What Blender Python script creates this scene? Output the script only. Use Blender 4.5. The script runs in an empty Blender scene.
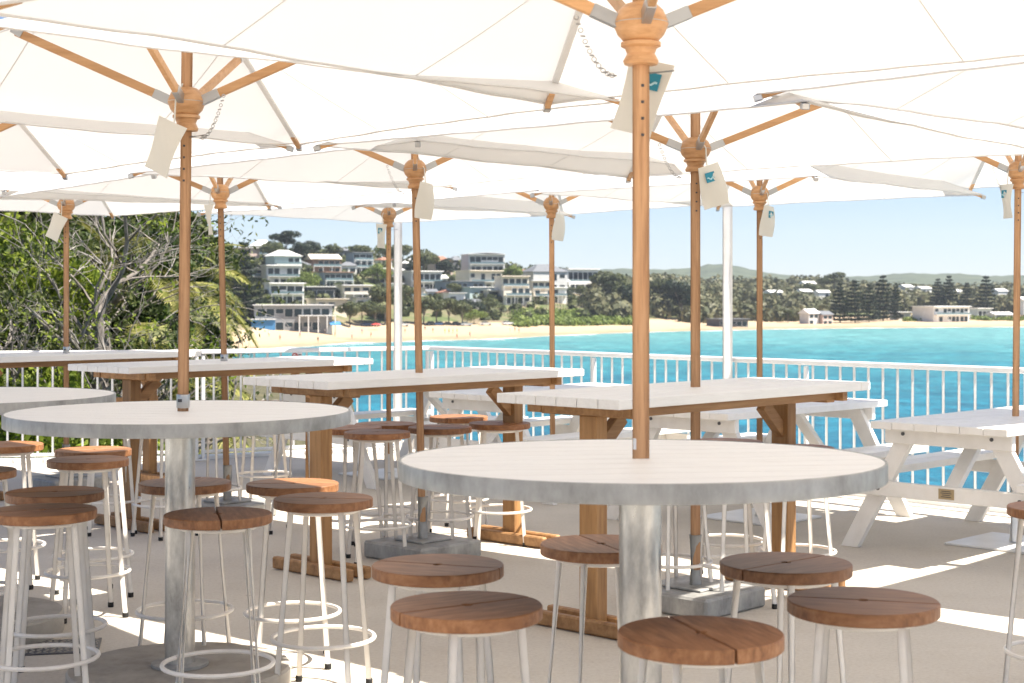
import bpy, bmesh, math, random
import numpy as np
from mathutils import Vector, Matrix
PI = math.pi
random.seed(7); RNG = np.random.default_rng(7)
SC = bpy.context.scene
COL = SC.collection

# ------------------------------------------------------------------ camera, sky, sun, exposure
F = 1560.0; HY = 299.0; CH = 1.53
cam_d = bpy.data.cameras.new('camera'); cam = bpy.data.objects.new('camera', cam_d); COL.objects.link(cam)
cam.location = (0, 0, CH); cam.rotation_euler = (PI/2, 0, 0)
cam_d.sensor_width = 36; cam_d.lens = F/1024*36; cam_d.shift_y = -(341.5-HY)/1024
cam_d.clip_start = .05; cam_d.clip_end = 20000
cam_d.dof.use_dof = True; cam_d.dof.focus_distance = 7.6; cam_d.dof.aperture_fstop = 6.3
SC.camera = cam
SUN_EL = math.radians(58); SUN_AZ = math.radians(103)     # azimuth clockwise from +Y
w = bpy.data.worlds.new('World'); SC.world = w; w.use_nodes = True
nt = w.node_tree; bg = nt.nodes['Background']
sky = nt.nodes.new('ShaderNodeTexSky'); sky.sky_type = 'NISHITA'; sky.sun_disc = False
sky.sun_elevation = SUN_EL; sky.sun_rotation = SUN_AZ; sky.air_density = 1.0; sky.dust_density = .1; sky.ozone_density = 2.5
tint = nt.nodes.new('ShaderNodeMix'); tint.data_type = 'RGBA'; tint.blend_type = 'MULTIPLY'; tint.inputs[0].default_value = 1; tint.inputs[7].default_value = (.93,.955,1.05,1)
nt.links.new(sky.outputs[0], tint.inputs[6]); nt.links.new(tint.outputs[2], bg.inputs[0]); bg.inputs[1].default_value = .05; sky.altitude = 1500
sd = bpy.data.lights.new('sun', 'SUN'); so = bpy.data.objects.new('sun', sd); COL.objects.link(so)
sd.energy = 4.9; sd.angle = math.radians(.55); sd.color = (1, .925, .82)
so.rotation_euler = (0, PI/2 - SUN_EL, PI/2 - SUN_AZ)
vs = SC.view_settings; vs.view_transform = 'Standard'; vs.look = 'None'; vs.exposure = 1.5; vs.gamma = 1
SC.cycles.max_bounces = 10; SC.cycles.diffuse_bounces = 5; SC.cycles.transmission_bounces = 8; SC.cycles.transparent_max_bounces = 8

# ------------------------------------------------------------------ materials
def mat(name, base=(.5,.5,.5), rough=.6, metal=0, spec=.5):
    m = bpy.data.materials.new(name); m.use_nodes = True
    b = m.node_tree.nodes['Principled BSDF']
    b.inputs['Base Color'].default_value = (*base, 1); b.inputs['Roughness'].default_value = rough
    b.inputs['Metallic'].default_value = metal; b.inputs['Specular IOR Level'].default_value = spec
    return m
def N(m, t): return m.node_tree.nodes.new(t)
def L(m, a, b): m.node_tree.links.new(a, b)
def bsdf(m): return m.node_tree.nodes['Principled BSDF']
def coords(m, scale=(1,1,1), kind='Object'):
    tc = N(m, 'ShaderNodeTexCoord'); mp = N(m, 'ShaderNodeMapping'); mp.inputs['Scale'].default_value = scale
    L(m, tc.outputs[kind], mp.inputs[0]); return mp.outputs[0]
def noise(m, vec, scale, detail=4, rough=.55):
    n = N(m, 'ShaderNodeTexNoise'); n.inputs['Scale'].default_value = scale; n.inputs['Detail'].default_value = detail
    n.inputs['Roughness'].default_value = rough
    if vec is not None: L(m, vec, n.inputs['Vector'])
    return n.outputs['Fac']
def ramp(m, fac, stops):
    r = N(m, 'ShaderNodeValToRGB'); e = r.color_ramp.elements
    while len(e) < len(stops): e.new(.5)
    for k, (p, c) in enumerate(stops): e[k].position = p; e[k].color = (*c, 1)
    L(m, fac, r.inputs[0]); return r.outputs[0]
def bump(m, fac, strength=.3, dist=.01):
    b = N(m, 'ShaderNodeBump'); b.inputs['Strength'].default_value = strength; b.inputs['Distance'].default_value = dist
    L(m, fac, b.inputs['Height']); L(m, b.outputs[0], bsdf(m).inputs['Normal'])
def mixc(m, fac, a, b, mode='MIX'):
    x = N(m, 'ShaderNodeMix'); x.data_type = 'RGBA'; x.blend_type = mode
    for s, v in ((0, fac), (6, a), (7, b)):
        if hasattr(v, 'links'): L(m, v, x.inputs[s])
        else: x.inputs[s].default_value = v if s == 0 else (*v, 1)
    return x.outputs[2]

def wood(name, dark, mid, light, axis_scale, rough=.5, rnd=True):
    m = mat(name, mid, rough)
    v = coords(m, axis_scale)
    oi = N(m, 'ShaderNodeObjectInfo')
    add = N(m, 'ShaderNodeVectorMath'); add.operation = 'MULTIPLY_ADD'
    add.inputs[1].default_value = (1,1,1); L(m, v, add.inputs[0])
    cmb = N(m, 'ShaderNodeCombineXYZ'); mul = N(m, 'ShaderNodeMath'); mul.operation = 'MULTIPLY'; mul.inputs[1].default_value = 40
    L(m, oi.outputs['Random'], mul.inputs[0]); [L(m, mul.outputs[0], cmb.inputs[k]) for k in range(3)]
    L(m, cmb.outputs[0], add.inputs[2])
    f = noise(m, add.outputs[0], 1.0, 6, .62)
    c = ramp(m, f, [(.28, dark), (.5, mid), (.74, light)])
    if rnd:
        hs = N(m, 'ShaderNodeHueSaturation'); mr = N(m, 'ShaderNodeMapRange')
        mr.inputs[3].default_value = .78; mr.inputs[4].default_value = 1.28
        L(m, oi.outputs['Random'], mr.inputs[0]); L(m, mr.outputs[0], hs.inputs['Value']); L(m, c, hs.inputs['Color'])
        c = hs.outputs[0]
    L(m, c, bsdf(m).inputs['Base Color']); bump(m, f, .18, .004)
    return m
M = {}
M['teak'] = wood('teak', (.15,.058,.020), (.265,.112,.041), (.38,.185,.082), (9, 60, 30), .5)
M['post_wood'] = wood('post_wood', (.21,.105,.038), (.33,.175,.066), (.43,.24,.098), (26, 26, 2.2), .6)
M['beam_wood'] = wood('beam_wood', (.20,.10,.038), (.31,.165,.068), (.42,.24,.105), (2.2, 26, 26), .6)
M['pole_wood'] = wood('pole_wood', (.34,.17,.08), (.52,.285,.14), (.62,.37,.20), (90, 90, 4), .5)
M['hub_wood'] = wood('hub_wood', (.40,.19,.075), (.54,.29,.13), (.64,.37,.19), (16, 16, 60), .4)
M['strut_wood'] = wood('strut_wood', (.46,.24,.10), (.56,.31,.14), (.64,.38,.19), (3, 40, 40), .5)

m = M['white_paint'] = mat('white_paint', (.8,.79,.77), .45)
f = noise(m, coords(m), 9, 5); L(m, ramp(m, f, [(.3,(.77,.75,.72)),(.6,(.84,.825,.80))]), bsdf(m).inputs['Base Color'])
f2 = noise(m, coords(m, (3, 60, 60)), 1, 4); bump(m, f2, .15, .003)
m = M['plank_white'] = mat('plank_white', (.78,.76,.73), .5)
f = noise(m, coords(m, (1.5, 14, 14)), 3, 6, .65); L(m, ramp(m, f, [(.3,(.78,.76,.73)),(.62,(.85,.835,.81))]), bsdf(m).inputs['Base Color']); bump(m, f, .12, .003)
m = M['stool_white'] = mat('stool_white', (.78,.74,.67), .35)
f = noise(m, coords(m), 14, 3); L(m, ramp(m, f, [(.25,(.76,.71,.64)),(.6,(.83,.79,.73))]), bsdf(m).inputs['Base Color'])
m = M['rail_white'] = mat('rail_white', (.8,.8,.8), .35)
f = noise(m, coords(m), 5, 5); L(m, ramp(m, f, [(.3,(.72,.72,.71)),(.6,(.82,.82,.82))]), bsdf(m).inputs['Base Color'])
m = M['galv'] = mat('galvanised', (.45,.46,.46), .5, .25)
vo = N(m, 'ShaderNodeTexVoronoi'); vo.inputs['Scale'].default_value = 26; L(m, coords(m), vo.inputs['Vector'])
f = noise(m, coords(m, (1,1,.5)), 7, 8, .7)
c1 = ramp(m, f, [(.3,(.20,.198,.188)),(.48,(.31,.308,.296)),(.68,(.43,.425,.41))])
c2 = mixc(m, .25, c1, ramp(m, vo.outputs['Distance'], [(0,(.35,.35,.35)),(1,(.65,.65,.65))]), 'OVERLAY')
L(m, c2, bsdf(m).inputs['Base Color']); L(m, ramp(m, f, [(.3,(.6,)*3),(.7,(.33,)*3)]), bsdf(m).inputs['Roughness']); bump(m, f, .2, .004)
m = M['pipe'] = mat('galvanised_pipe', (.5,.5,.49), .3, .85)
f = noise(m, coords(m, (1,1,.4)), 9, 8, .7); L(m, ramp(m, f, [(.3,(.28,.27,.25)),(.5,(.50,.49,.47)),(.7,(.68,.67,.65))]), bsdf(m).inputs['Base Color']); L(m, ramp(m, f, [(.3,(.5,)*3),(.7,(.22,)*3)]), bsdf(m).inputs['Roughness']); bump(m, f, .15, .004)
M['steel'] = mat('brushed_steel', (.45,.45,.45), .32, .9)
M['dark_steel'] = mat('dark_steel', (.12,.12,.13), .4, .8)
M['rubber'] = mat('black_rubber', (.015,.015,.015), .7)
M['brass'] = mat('brass_plate', (.42,.33,.20), .4, .6)
M['ink'] = mat('ink', (.05,.05,.06), .6)
M['sticker'] = mat('sticker', (.75,.75,.76), .5)

# canopy cloth: thin translucent weave
def cloth(name, col, tcol, tfac):
    m = mat(name, col, .85); b = bsdf(m); out = m.node_tree.nodes['Material Output']
    v = coords(m); f = noise(m, v, 1.6, 4); c = ramp(m, f, [(.3, tuple(x*.965 for x in col)), (.7, col)])
    L(m, c, b.inputs['Base Color'])
    wv = noise(m, coords(m), 3.2, 3, .5); bump(m, wv, .12, .05)
    tr = N(m, 'ShaderNodeBsdfTranslucent'); tr.inputs[0].default_value = (*tcol, 1)
    mx = N(m, 'ShaderNodeMixShader'); mx.inputs[0].default_value = tfac
    L(m, b.outputs[0], mx.inputs[1]); L(m, tr.outputs[0], mx.inputs[2]); L(m, mx.outputs[0], out.inputs[0])
    return m
M['canopy'] = cloth('canopy_cloth', (.80,.79,.78), (.86,.845,.81), .245)
M['pouch'] = cloth('pouch_cloth', (.82,.80,.75), (.8,.77,.7), .35)
M['patch'] = mat('blue_patch', (.02,.22,.32), .6)
M['patch_light'] = mat('pale_patch', (.45,.68,.74), .6)

# concrete deck
m = M['deck'] = mat('deck_concrete', (.5,.46,.4), .75)
v = coords(m); f = noise(m, v, .8, 8, .6); g = noise(m, v, 55, 5, .7); s = noise(m, v, 2.6, 6, .7)
c = ramp(m, f, [(.3,(.53,.48,.415)),(.5,(.59,.54,.465)),(.7,(.64,.585,.51))])
c = mixc(m, .55, c, ramp(m, g, [(.3,(.36,.36,.36)),(.5,(.5,.5,.5)),(.75,(.62,.62,.62))]), 'OVERLAY')
c = mixc(m, .28, c, ramp(m, s, [(.30,(.36,.35,.33)),(.48,(.5,.5,.5))]), 'OVERLAY')
vz = N(m, 'ShaderNodeTexVoronoi'); vz.inputs['Scale'].default_value = 1.15; L(m, v, vz.inputs['Vector'])
spots = ramp(m, vz.outputs['Distance'], [(.0,(1,1,1)),(.010,(1,1,1)),(.016,(0,0,0))])
c = mixc(m, spots, c, (.10,.09,.075))
L(m, c, bsdf(m).inputs['Base Color']); bump(m, g, .35, .003)
m = M['base_conc'] = mat('footing_concrete', (.36,.34,.31), .8)
v = coords(m); f = noise(m, v, 5, 8, .68)
L(m, ramp(m, f, [(.3,(.26,.235,.20)),(.5,(.38,.35,.305)),(.7,(.46,.43,.385))]), bsdf(m).inputs['Base Color']); bump(m, f, .5, .012)

# ------------------------------------------------------------------ mesh helpers
def frame_from(d):
    d = Vector(d).normalized(); up = Vector((0,0,1)) if abs(d.z) < .95 else Vector((0,1,0))
    s = d.cross(up).normalized(); return s, s.cross(d).normalized(), d
class MB:
    def __init__(s): s.v = []; s.f = []; s.sm = []
    def add(s, vs, fs, smooth=False):
        o = len(s.v); s.v += [tuple(v) for v in vs]; s.f += [tuple(i+o for i in f) for f in fs]; s.sm += [smooth]*len(fs); return s
    def box(s, c, size, mtx=None, ch=0.0):
        bm = bmesh.new(); bmesh.ops.create_cube(bm, size=1)
        for v in bm.verts: v.co = Vector((v.co.x*size[0], v.co.y*size[1], v.co.z*size[2]))
        if ch: bmesh.ops.bevel(bm, geom=bm.edges[:], offset=ch, segments=1, affect='EDGES')
        R = mtx if mtx is not None else Matrix.Identity(3)
        vs = [R @ v.co + Vector(c) for v in bm.verts]; bm.verts.index_update()
        s.add(vs, [[v.index for v in f.verts] for f in bm.faces]); bm.free(); return s
    def beam(s, a, b, w, h, ch=0.0, up=None):
        a, b = Vector(a), Vector(b); d = (b-a)
        x = d.normalized(); u = Vector(up) if up else (Vector((0,0,1)) if abs(x.z) < .95 else Vector((0,1,0)))
        y = u.cross(x).normalized(); z = x.cross(y)
        R = Matrix((x, y, z)).transposed()
        return s.box((a+b)/2, (d.length, w, h), R, ch)
    def tube(s, pts, rs, n=10, cap=True):
        pts = [Vector(p) for p in pts]
        if not hasattr(rs, '__len__'): rs = [rs]*len(pts)
        vs = []; fs = []
        prev = None
        for i, p in enumerate(pts):
            d = pts[min(i+1, len(pts)-1)] - pts[max(i-1, 0)]
            a, b, _ = frame_from(d)
            if prev is not None:
                a = (prev - prev.dot(d.normalized())*d.normalized())
                if a.length < 1e-6: a, b, _ = frame_from(d)
                a.normalize(); b = a.cross(d.normalized()) * -1
            prev = a
            for k in range(n):
                t = 2*PI*k/n; vs.append(p + a*math.cos(t)*rs[i] + b*math.sin(t)*rs[i])
        for i in range(len(pts)-1):
            for k in range(n):
                k2 = (k+1) % n; fs.append((i*n+k, i*n+k2, (i+1)*n+k2, (i+1)*n+k))
        s.add(vs, fs, True)
        if cap:
            o = len(s.v) - len(vs)
            s.f += [tuple(o+k for k in range(n))[::-1], tuple(o+(len(pts)-1)*n+k for k in range(n))]; s.sm += [False, False]
        return s
    def lathe(s, prof, n=24, c=(0,0,0)):
        vs = [(c[0]+r*math.cos(2*PI*k/n), c[1]+r*math.sin(2*PI*k/n), c[2]+z) for r, z in prof for k in range(n)]
        fs = [(i*n+k, i*n+(k+1)%n, (i+1)*n+(k+1)%n, (i+1)*n+k) for i in range(len(prof)-1) for k in range(n)]
        s.add(vs, fs, True)
        o = len(s.v)-len(vs); s.f += [tuple(o+k for k in range(n))[::-1], tuple(o+(len(prof)-1)*n+k for k in range(n))]; s.sm += [False, False]
        return s
    def torus(s, c, R, r, n=32, k=8, tilt=None):
        vs = []
        for i in range(n):
            a = 2*PI*i/n
            for j in range(k):
                b = 2*PI*j/k; v = Vector(((R+r*math.cos(b))*math.cos(a), (R+r*math.cos(b))*math.sin(a), r*math.sin(b)))
                if tilt is not None: v = tilt @ v
                vs.append(v+Vector(c))
        fs = [(i*k+j, ((i+1)%n)*k+j, ((i+1)%n)*k+(j+1)%k, i*k+(j+1)%k) for i in range(n) for j in range(k)]
        return s.add(vs, fs, True)
    def prism(s, poly, z0, z1, ch=0.0):
        n = len(poly); cx = sum(p[0] for p in poly)/n; cy = sum(p[1] for p in poly)/n
        def ring(z, off):
            o = []
            for x, y in poly:
                d = math.hypot(x-cx, y-cy) or 1; k = max(0, (d-off)/d); o.append((cx+(x-cx)*k, cy+(y-cy)*k, z))
            return o
        rings = [ring(z0, ch), ring(z0+ch, 0), ring(z1-ch, 0), ring(z1, ch)] if ch else [ring(z0, 0), ring(z1, 0)]
        vs = [p for r in rings for p in r]
        fs = [(i*n+k, i*n+(k+1)%n, (i+1)*n+(k+1)%n, (i+1)*n+k) for i in range(len(rings)-1) for k in range(n)]
        fs += [tuple(range(n))[::-1], tuple((len(rings)-1)*n+k for k in range(n))]
        return s.add(vs, fs)
    def build(s, name, m, parent=None, mats=None):
        me = bpy.data.meshes.new(name); me.from_pydata(s.v, [], s.f)
        me.polygons.foreach_set('use_smooth', s.sm); me.materials.append(M[m] if isinstance(m, str) else m); me.update()
        if any(s.sm): me.set_sharp_from_angle(angle=math.radians(38))
        o = bpy.data.objects.new(name, me); COL.objects.link(o)
        if parent is not None: o.parent = parent
        return o
def tag(o, label=None, cat=None, group=None, kind=None):
    for k, v in (('label', label), ('category', cat), ('group', group), ('kind', kind)):
        if v: o[k] = v
    return o
def empty(name, loc=(0,0,0), rz=0):
    o = bpy.data.objects.new(name, None); o.empty_display_size = .2; COL.objects.link(o)
    o.location = loc; o.rotation_euler = (0,0,rz); return o
def kids(o): return [x for x in COL.objects if x.parent is o] if False else list(o.children)
def copy_tree(o, parent=None):
    c = o.copy(); COL.objects.link(c)
    if parent is not None: c.parent = parent
    for ch in list(o.children): copy_tree(ch, c)
    return c
def ground_at(px, z): return (px-512)/F*z

# ------------------------------------------------------------------ layout axes (tables stand on a diagonal grid)
UA = math.radians(46.5)
U = Vector((math.cos(UA), math.sin(UA), 0)); V = Vector((-math.sin(UA), math.cos(UA), 0))
def pt(px, z): return (ground_at(px, z), z)

# ------------------------------------------------------------------ deck
RC = Vector((-.837, 15.93, 0)); RR = Vector((3.50, 10.97, 0)); RRd = (RR-RC).normalized(); R_END = RC + RRd*9.6
RL1 = Vector((-2.95, 14.75, 0)); RLd = (Vector((-4.7, 14.4, 0))-RL1).normalized(); RL2 = RL1 + RLd*5.5
off = .16
def outn(a, b):
    d = (b-a).normalized(); n = Vector((-d.y, d.x, 0)); return n if n.y > 0 else -n
edge = [RL2 + outn(RL1,RL2)*off, RL1 + outn(RL1,RC)*off, RC+Vector((.05,.2,0)), R_END + outn(RC,R_END)*off]
poly = [(edge[3].x, edge[3].y), (12, -8), (-14, -8), (-14, edge[0].y)] + [(e.x, e.y) for e in edge[:3]]
tag(MB().prism(poly[::-1], -.35, 0).build('concrete_deck', 'deck'), kind='structure')
kb = MB()
for a, b in ((edge[0], edge[1]), (edge[1], edge[2]), (edge[2], edge[3])):
    kb.beam(a + Vector((0,0,-.02)), b + Vector((0,0,-.02)), .1, .12, .01)
tag(kb.build('deck_kerb', 'rail_white'), kind='structure')
# ------------------------------------------------------------------ railing
def railing(a, b, label, post_ends=(0,1)):
    r = empty('railing', a, 0); d = (b-a); Lh = d.length; dn = d.normalized(); z = Vector((0,0,1))
    tag(r, label, 'railing', 'white metal railings round the terrace')
    MB().beam(z*1.03, d+z*1.03, .062, .042, .008).build('top_rail', 'rail_white', r)
    MB().beam(z*.085+dn*.02, d+z*.085-dn*.02, .038, .03, .005).build('bottom_rail', 'rail_white', r)
    n = int(Lh/.131); n = min(n, 97)
    for k in range(1, n):
        p = d*(k/n)
        MB().tube([p+z*.1, p+z*1.01], .0105, 8).build('baluster', 'rail_white', r)
    for t in [i/ max(1, round(Lh/2.4)) for i in range(round(Lh/2.4)+1)]:
        p = d*t
        if t in (0,): p = p + dn*.03
        if t == 1: p = p - dn*.03
        MB().box(p+z*.5, (.03,.036,1.0), Matrix.Rotation(math.atan2(dn.y,dn.x),3,'Z'), .004).build('post', 'rail_white', r)
        MB().box(p+z*.012, (.1,.1,.02), Matrix.Rotation(math.atan2(dn.y,dn.x),3,'Z'), .004).build('foot_plate', 'rail_white', r)
    return r
railing(RC, R_END, 'long white baluster railing in front of the open turquoise water behind the picnic tables')
railing(RL1, RC, 'white baluster railing between the palm and the railing corner, in front of the sandy beach')
railing(RL2, RL1, 'white baluster railing in front of the gnarled tree and green shrubs')

def tall_post(p, label):
    r = empty('white_post', p); tag(r, label, 'post', 'tall white steel posts at the railing')
    MB().tube([(0,0,.012), (0,0,3.3)], .041, 18).build('shaft', 'rail_white', r)
    MB().box((0,0,.006), (.18,.18,.012), None, .003).build('base_plate', 'rail_white', r)
    MB().lathe([(.055,0),(.055,.03),(.0,.035)], 18, (0,0,3.3)).build('cap', 'rail_white', r)
def on_rail(px, back=-.08):
    k = (px-512)/F; t = (k*RC.y-RC.x)/(RRd.x-k*RRd.y); p = RC+RRd*t; return p + outn(RC,R_END)*back
tall_post(on_rail(734), 'tall white post standing at the railing behind the right timber bar table')
tall_post(Vector((ground_at(398, 15.35), 15.35, 0)), 'tall white post standing at the railing near its corner, in front of the hillside houses')

# little sign on the railing
sg = empty('notice_sign', (ground_at(297,15.02), 15.02, .0), math.radians(14)); tag(sg, 'small white notice with a red ring sign fixed to the railing', 'sign')
MB().box((0,0,.985), (.10,.006,.075), None, .001).build('plate', 'sticker', sg)
M['red'] = mat('red_paint', (.55,.03,.03), .5)
rt = Matrix.Rotation(PI/2,3,'X')
MB().torus((-.02,-.005,.985), .022, .004, 24, 6, rt).beam((-.035,-.006,.97),(-.005,-.006,1.0),.004,.004).build('red_symbol','red',sg)
MB().beam((.012,-.005,.995),(.04,-.005,.995),.003,.006).beam((.012,-.005,.98),(.04,-.005,.98),.003,.006).build('lettering','ink',sg)

# ------------------------------------------------------------------ bar stool
def half_disc(R, gap, hole, side, n=26):
    pts = []
    a0 = math.asin(gap/R)
    for k in range(n+1):
        a = a0 + (PI-2*a0)*k/n; pts.append((R*math.cos(a), R*math.sin(a)))
    h0 = math.asin(min(1, gap/hole))
    for k in range(9):
        a = PI-h0 - (PI-2*h0)*k/8; pts.append((hole*math.cos(a), hole*math.sin(a)))
    return pts if side > 0 else [(-x, -y) for x, y in pts]
SH = .755
def make_stool():
    r = empty('bar_stool')
    for s in (1, -1):
        MB().prism(half_disc(.193, .003, .014, s), SH-.034, SH, .003).build('seat_half', 'teak', r)
    fr = MB().torus((0,0,SH-.044), .135, .010, 32, 8)
    fr.beam((-.135,0,SH-.041),(.135,0,SH-.041),.03,.006).beam((0,-.135,SH-.0435),(0,.135,SH-.0435),.03,.006)
    fr.build('seat_frame', 'stool_white', r)
    for k in range(4):
        a = PI/4 + k*PI/2
        top = Vector((.140*math.cos(a), .140*math.sin(a), SH-.04)); bot = Vector((.205*math.cos(a), .205*math.sin(a), .014))
        lg = MB().tube([bot, top], .0114, 12).build('leg', 'stool_white', r)
        MB().lathe([(.0135,0),(.0145,.004),(.0145,.022),(.0125,.024)], 12, (bot.x, bot.y, 0)).build('rubber_foot', 'rubber', lg)
    MB().torus((0,0,.213), .198, .0085, 40, 8).build('foot_ring', 'stool_white', r)
    return r
stools = [ # px, seat-centre y, seat turn, label
 (6, 444, 10, 'brown slatless round stool at the left picture edge under the far round table'),
 (93.3, 449.3, 35, 'rear of the two overlapping stools just below the left rim of the middle round table'),
 (88, 459, 28, 'front of the two overlapping stools just below the left rim of the middle round table'),
 (-28, 470, 60, 'stool cut off by the left picture edge, only the right tip of its seat showing'),
 (55, 491.3, 12, 'stool in the left foreground directly behind the one over the floor drain'),
 (43, 509.6, 22, 'stool in the left foreground standing over the black floor drain'),
 (185, 482, 80, 'stool half hidden behind the steel column of the middle round table'),
 (218, 513.5, -76, 'dark seated stool in front of the steel column of the middle round table'),
 (292.6, 483, 8, 'stool behind another one, in front of the left timber bar table post'),
 (323.3, 498, -10, 'stool with a fully visible foot ring, right of the middle round table'),
 (437.8, 564.3, -20, 'rear of the two big foreground stools left of the near round table'),
 (466.6, 604.7, 33, 'front of the two big foreground stools left of the near round table'),
 (601, 543.3, -70, 'stool partly hidden behind the left side of the near steel column'),
 (700.5, 632, -73, 'stool nearest the camera, at the bottom of the picture before the near steel column'),
 (785.7, 562.2, 41, 'reddish stool right of the near steel column, behind the sunlit one'),
 (863, 600, -16, 'stool with sunlight on its golden seat edge, right of the near round table'),
 (1061, 507, 30, 'stool cut off by the right picture edge in front of the white base plate'),
 (377, 431.7, 15, 'nearest stool of the cluster beside the left timber bar table'),
 (386, 423.4, 50, 'stool right behind the nearest one of the cluster beside the left timber bar table'),
 (440, 426.7, -20, 'stool just right of the umbrella pole of the left timber bar table'),
 (499.6, 422.7, 5, 'stool in front of the far post of the left timber bar table'),
 (458.6, 416.2, 70, 'rearmost stool of the cluster by the left timber bar table, on its far side'),
 (350, 427, 40, 'stool peeping out from behind the right rim of the middle round table'),
 (727, 441, -8, 'stool just right of the umbrella pole under the right timber bar table'),
 (797, 447, 12, 'stool at the far post under the right timber bar table'),
 (672, 453, 33, 'stool hidden behind the near round table rim, only its legs showing'),
 (264, 402, 25, 'distant stool by the railing, seat seen just above the middle round table'),
 (735, 454, 18, 'stool behind the near round table rim, only its legs showing right of the steel column'),
 (165, 419, 50, 'stool hidden behind the middle round table, only its legs showing by the steel column'),
 (110, 417, 20, 'stool hidden behind the middle round table, only its legs showing at the left'),
 (300, 417, 75, 'stool hidden behind the middle round table, only its legs showing by the timber post'),
 (212, 410, 66, 'distant stool whose legs show under the middle round table by the umbrella pole'),
]
proto_stool = None
for px, y, rz, lab in stools:
    if proto_stool is None: o = proto_stool = make_stool()
    else: o = copy_tree(proto_stool)
    z = (CH-SH)*F/(y-HY)
    o.location = (ground_at(px, z), z, 0); o.rotation_euler = (0,0,math.radians(rz))
    tag(o, lab.replace('slatless ', ''), 'bar stool', 'round wooden bar stools with white legs')

# ------------------------------------------------------------------ round table
TH = 1.093
def make_round(R=.6625):
    r = empty('round_bar_table')
    pl = MB(); n = 10; Ri = R-.008; wd = 2*Ri/n; g = .0018
    for k in range(n):
        y0 = -Ri+k*wd+g; y1 = -Ri+(k+1)*wd-g
        up = []; lo = []
        for q in range(13):
            y = y0+(y1-y0)*q/12; x = math.sqrt(max(0, Ri*Ri-y*y)); up.append((x, y)); lo.append((-x, y))
        up = [p for p in up]; lo = lo[::-1]
        ps = []
        for p in up+lo:
            if not ps or math.hypot(ps[-1][0]-p[0], ps[-1][1]-p[1]) > 1e-4: ps.append(p)
        pl.prism(ps, TH-.03, TH-.001)
    pl.build('tabletop', 'plank_white', r)
    MB().lathe([(R-.005,TH-.050),(R,TH-.049),(R,TH-.003),(R-.002,TH),(R-.007,TH+.0005),(R-.008,TH-.002),(R-.008,TH-.046),(R-.006,TH-.050)], 96).build('metal_rim', 'galv', r)
    br = MB()
    for k in range(2):
        a = k*PI/2+.3; d = Vector((math.cos(a), math.sin(a), 0))
        br.beam(-d*(R-.02)+Vector((0,0,TH-.036-.0005*k)), d*(R-.02)+Vector((0,0,TH-.036-.0005*k)),   .05, .010)
    br.build('top_bracket', 'galv', r)
    MB().lathe([(.058,.1),(.058,TH-.050)], 32).build('column', 'pipe', r)
    MB().lathe([(.14,TH-.062),(.14,TH-.050)], 32).build('top_flange', 'galv', r)
    MB().lathe([(.11,.102),(.11,.114),(.07,.116)], 32).build('column_flange', 'galv', r)
    MB().lathe([(.425,0),(.43,.01),(.43,.09),(.422,.1)], 64).build('footing', 'base_conc', r)
    return r
rounds = [(641, 458.5, 'round bar table nearest the camera, white top in a thick galvanised rim'),
          (180, 411, 'middle round bar table at left, galvanised rim, steel column on a round concrete footing'),
          (-34, 395, 'far round bar table cut off by the left picture edge')]
rp = None; RT = []
for k, (px, y, lab) in enumerate(rounds):
    o = make_round() if rp is None else copy_tree(rp)
    rp = rp or o
    z = (CH-TH)*F/(y-HY); o.location = (ground_at(px, z), z, 0); o.rotation_euler = (math.radians([-.6,0,0][k]),0,math.radians([8, -6, 20][k]))
    tag(o, lab, 'bar table', 'round galvanised bar tables'); RT.append(o)

# ------------------------------------------------------------------ rectangular timber bar table (local x = long axis)
def make_rect(Lg=2.08, W=.74):
    r = empty('timber_bar_table')
    n = 6; wd = W/n; g = .0022
    t = MB()
    for k in range(n):
        y0 = -W/2+k*wd+g; y1 = y0+wd-2*g
        t.box((-.045, (y0+y1)/2, TH-.022), (Lg-.09, y1-y0, .044), None, .003)
    t.box((Lg/2-.045+.002, 0, TH-.0225), (.088, W, .043), None, .004)
    t.build('tabletop', 'plank_white', r)
    for s in (-1, 1):
        MB().box((0, s*(W/2-.10), TH-.044-.023), (Lg-.34, .045, .045), None, .003).build('apron', 'beam_wood', r)
        MB().box((s*(Lg/2-.20), 0, TH-.044-.025), (.045, W-.06, .048), None, .003).build('cross_bearer', 'beam_wood', r)
    for s in (-1, 1):
        x = s*(Lg/2-.26)
        MB().box((x, 0, (TH-.0895)/2), (.08, .105, TH-.1095), None, .004).build('post', 'post_wood', r)
        MB().box((x, 0, TH-.044-.029), (.075, W-.16, .056), None, .003).build('top_bearer', 'beam_wood', r)
        for q in (-1, 1):
            MB().beam((x+q*.063, -.33, .038), (x+q*.063, .33, .038), .045, .066, .008).build('foot_beam', 'beam_wood', r)
        MB().beam((x-s*.02, 0, TH-.27), (x-s*.20, 0, TH-.115), .05, .07, .003).build('brace', 'beam_wood', r)
    MB().box((0,0,.051), (.5,.5,.10), None, .012).build('ballast_block', 'galv', r)
    MB().box((0,0,.108), (.24,.24,.012), None, .003).tube([(0,0,.10),(0,0,.36)], .032, 18).build('pole_socket', 'galv', r)
    return r
rects = [((.99, 8.42), 46.5, 'right timber bar table with a white plank top in front of the picnic tables'),
         ((-.575, 10.05), 46.8, 'middle timber bar table with a cluster of stools beside it'),
         ((-2.18, 11.95), 46.5, 'timber bar table behind the left umbrella pole, in front of the palm fronds'),
         ((-3.9, 13.65), 46.0, 'farthest timber bar table at left, in front of the gnarled tree')]
tp = None; T = []
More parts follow.
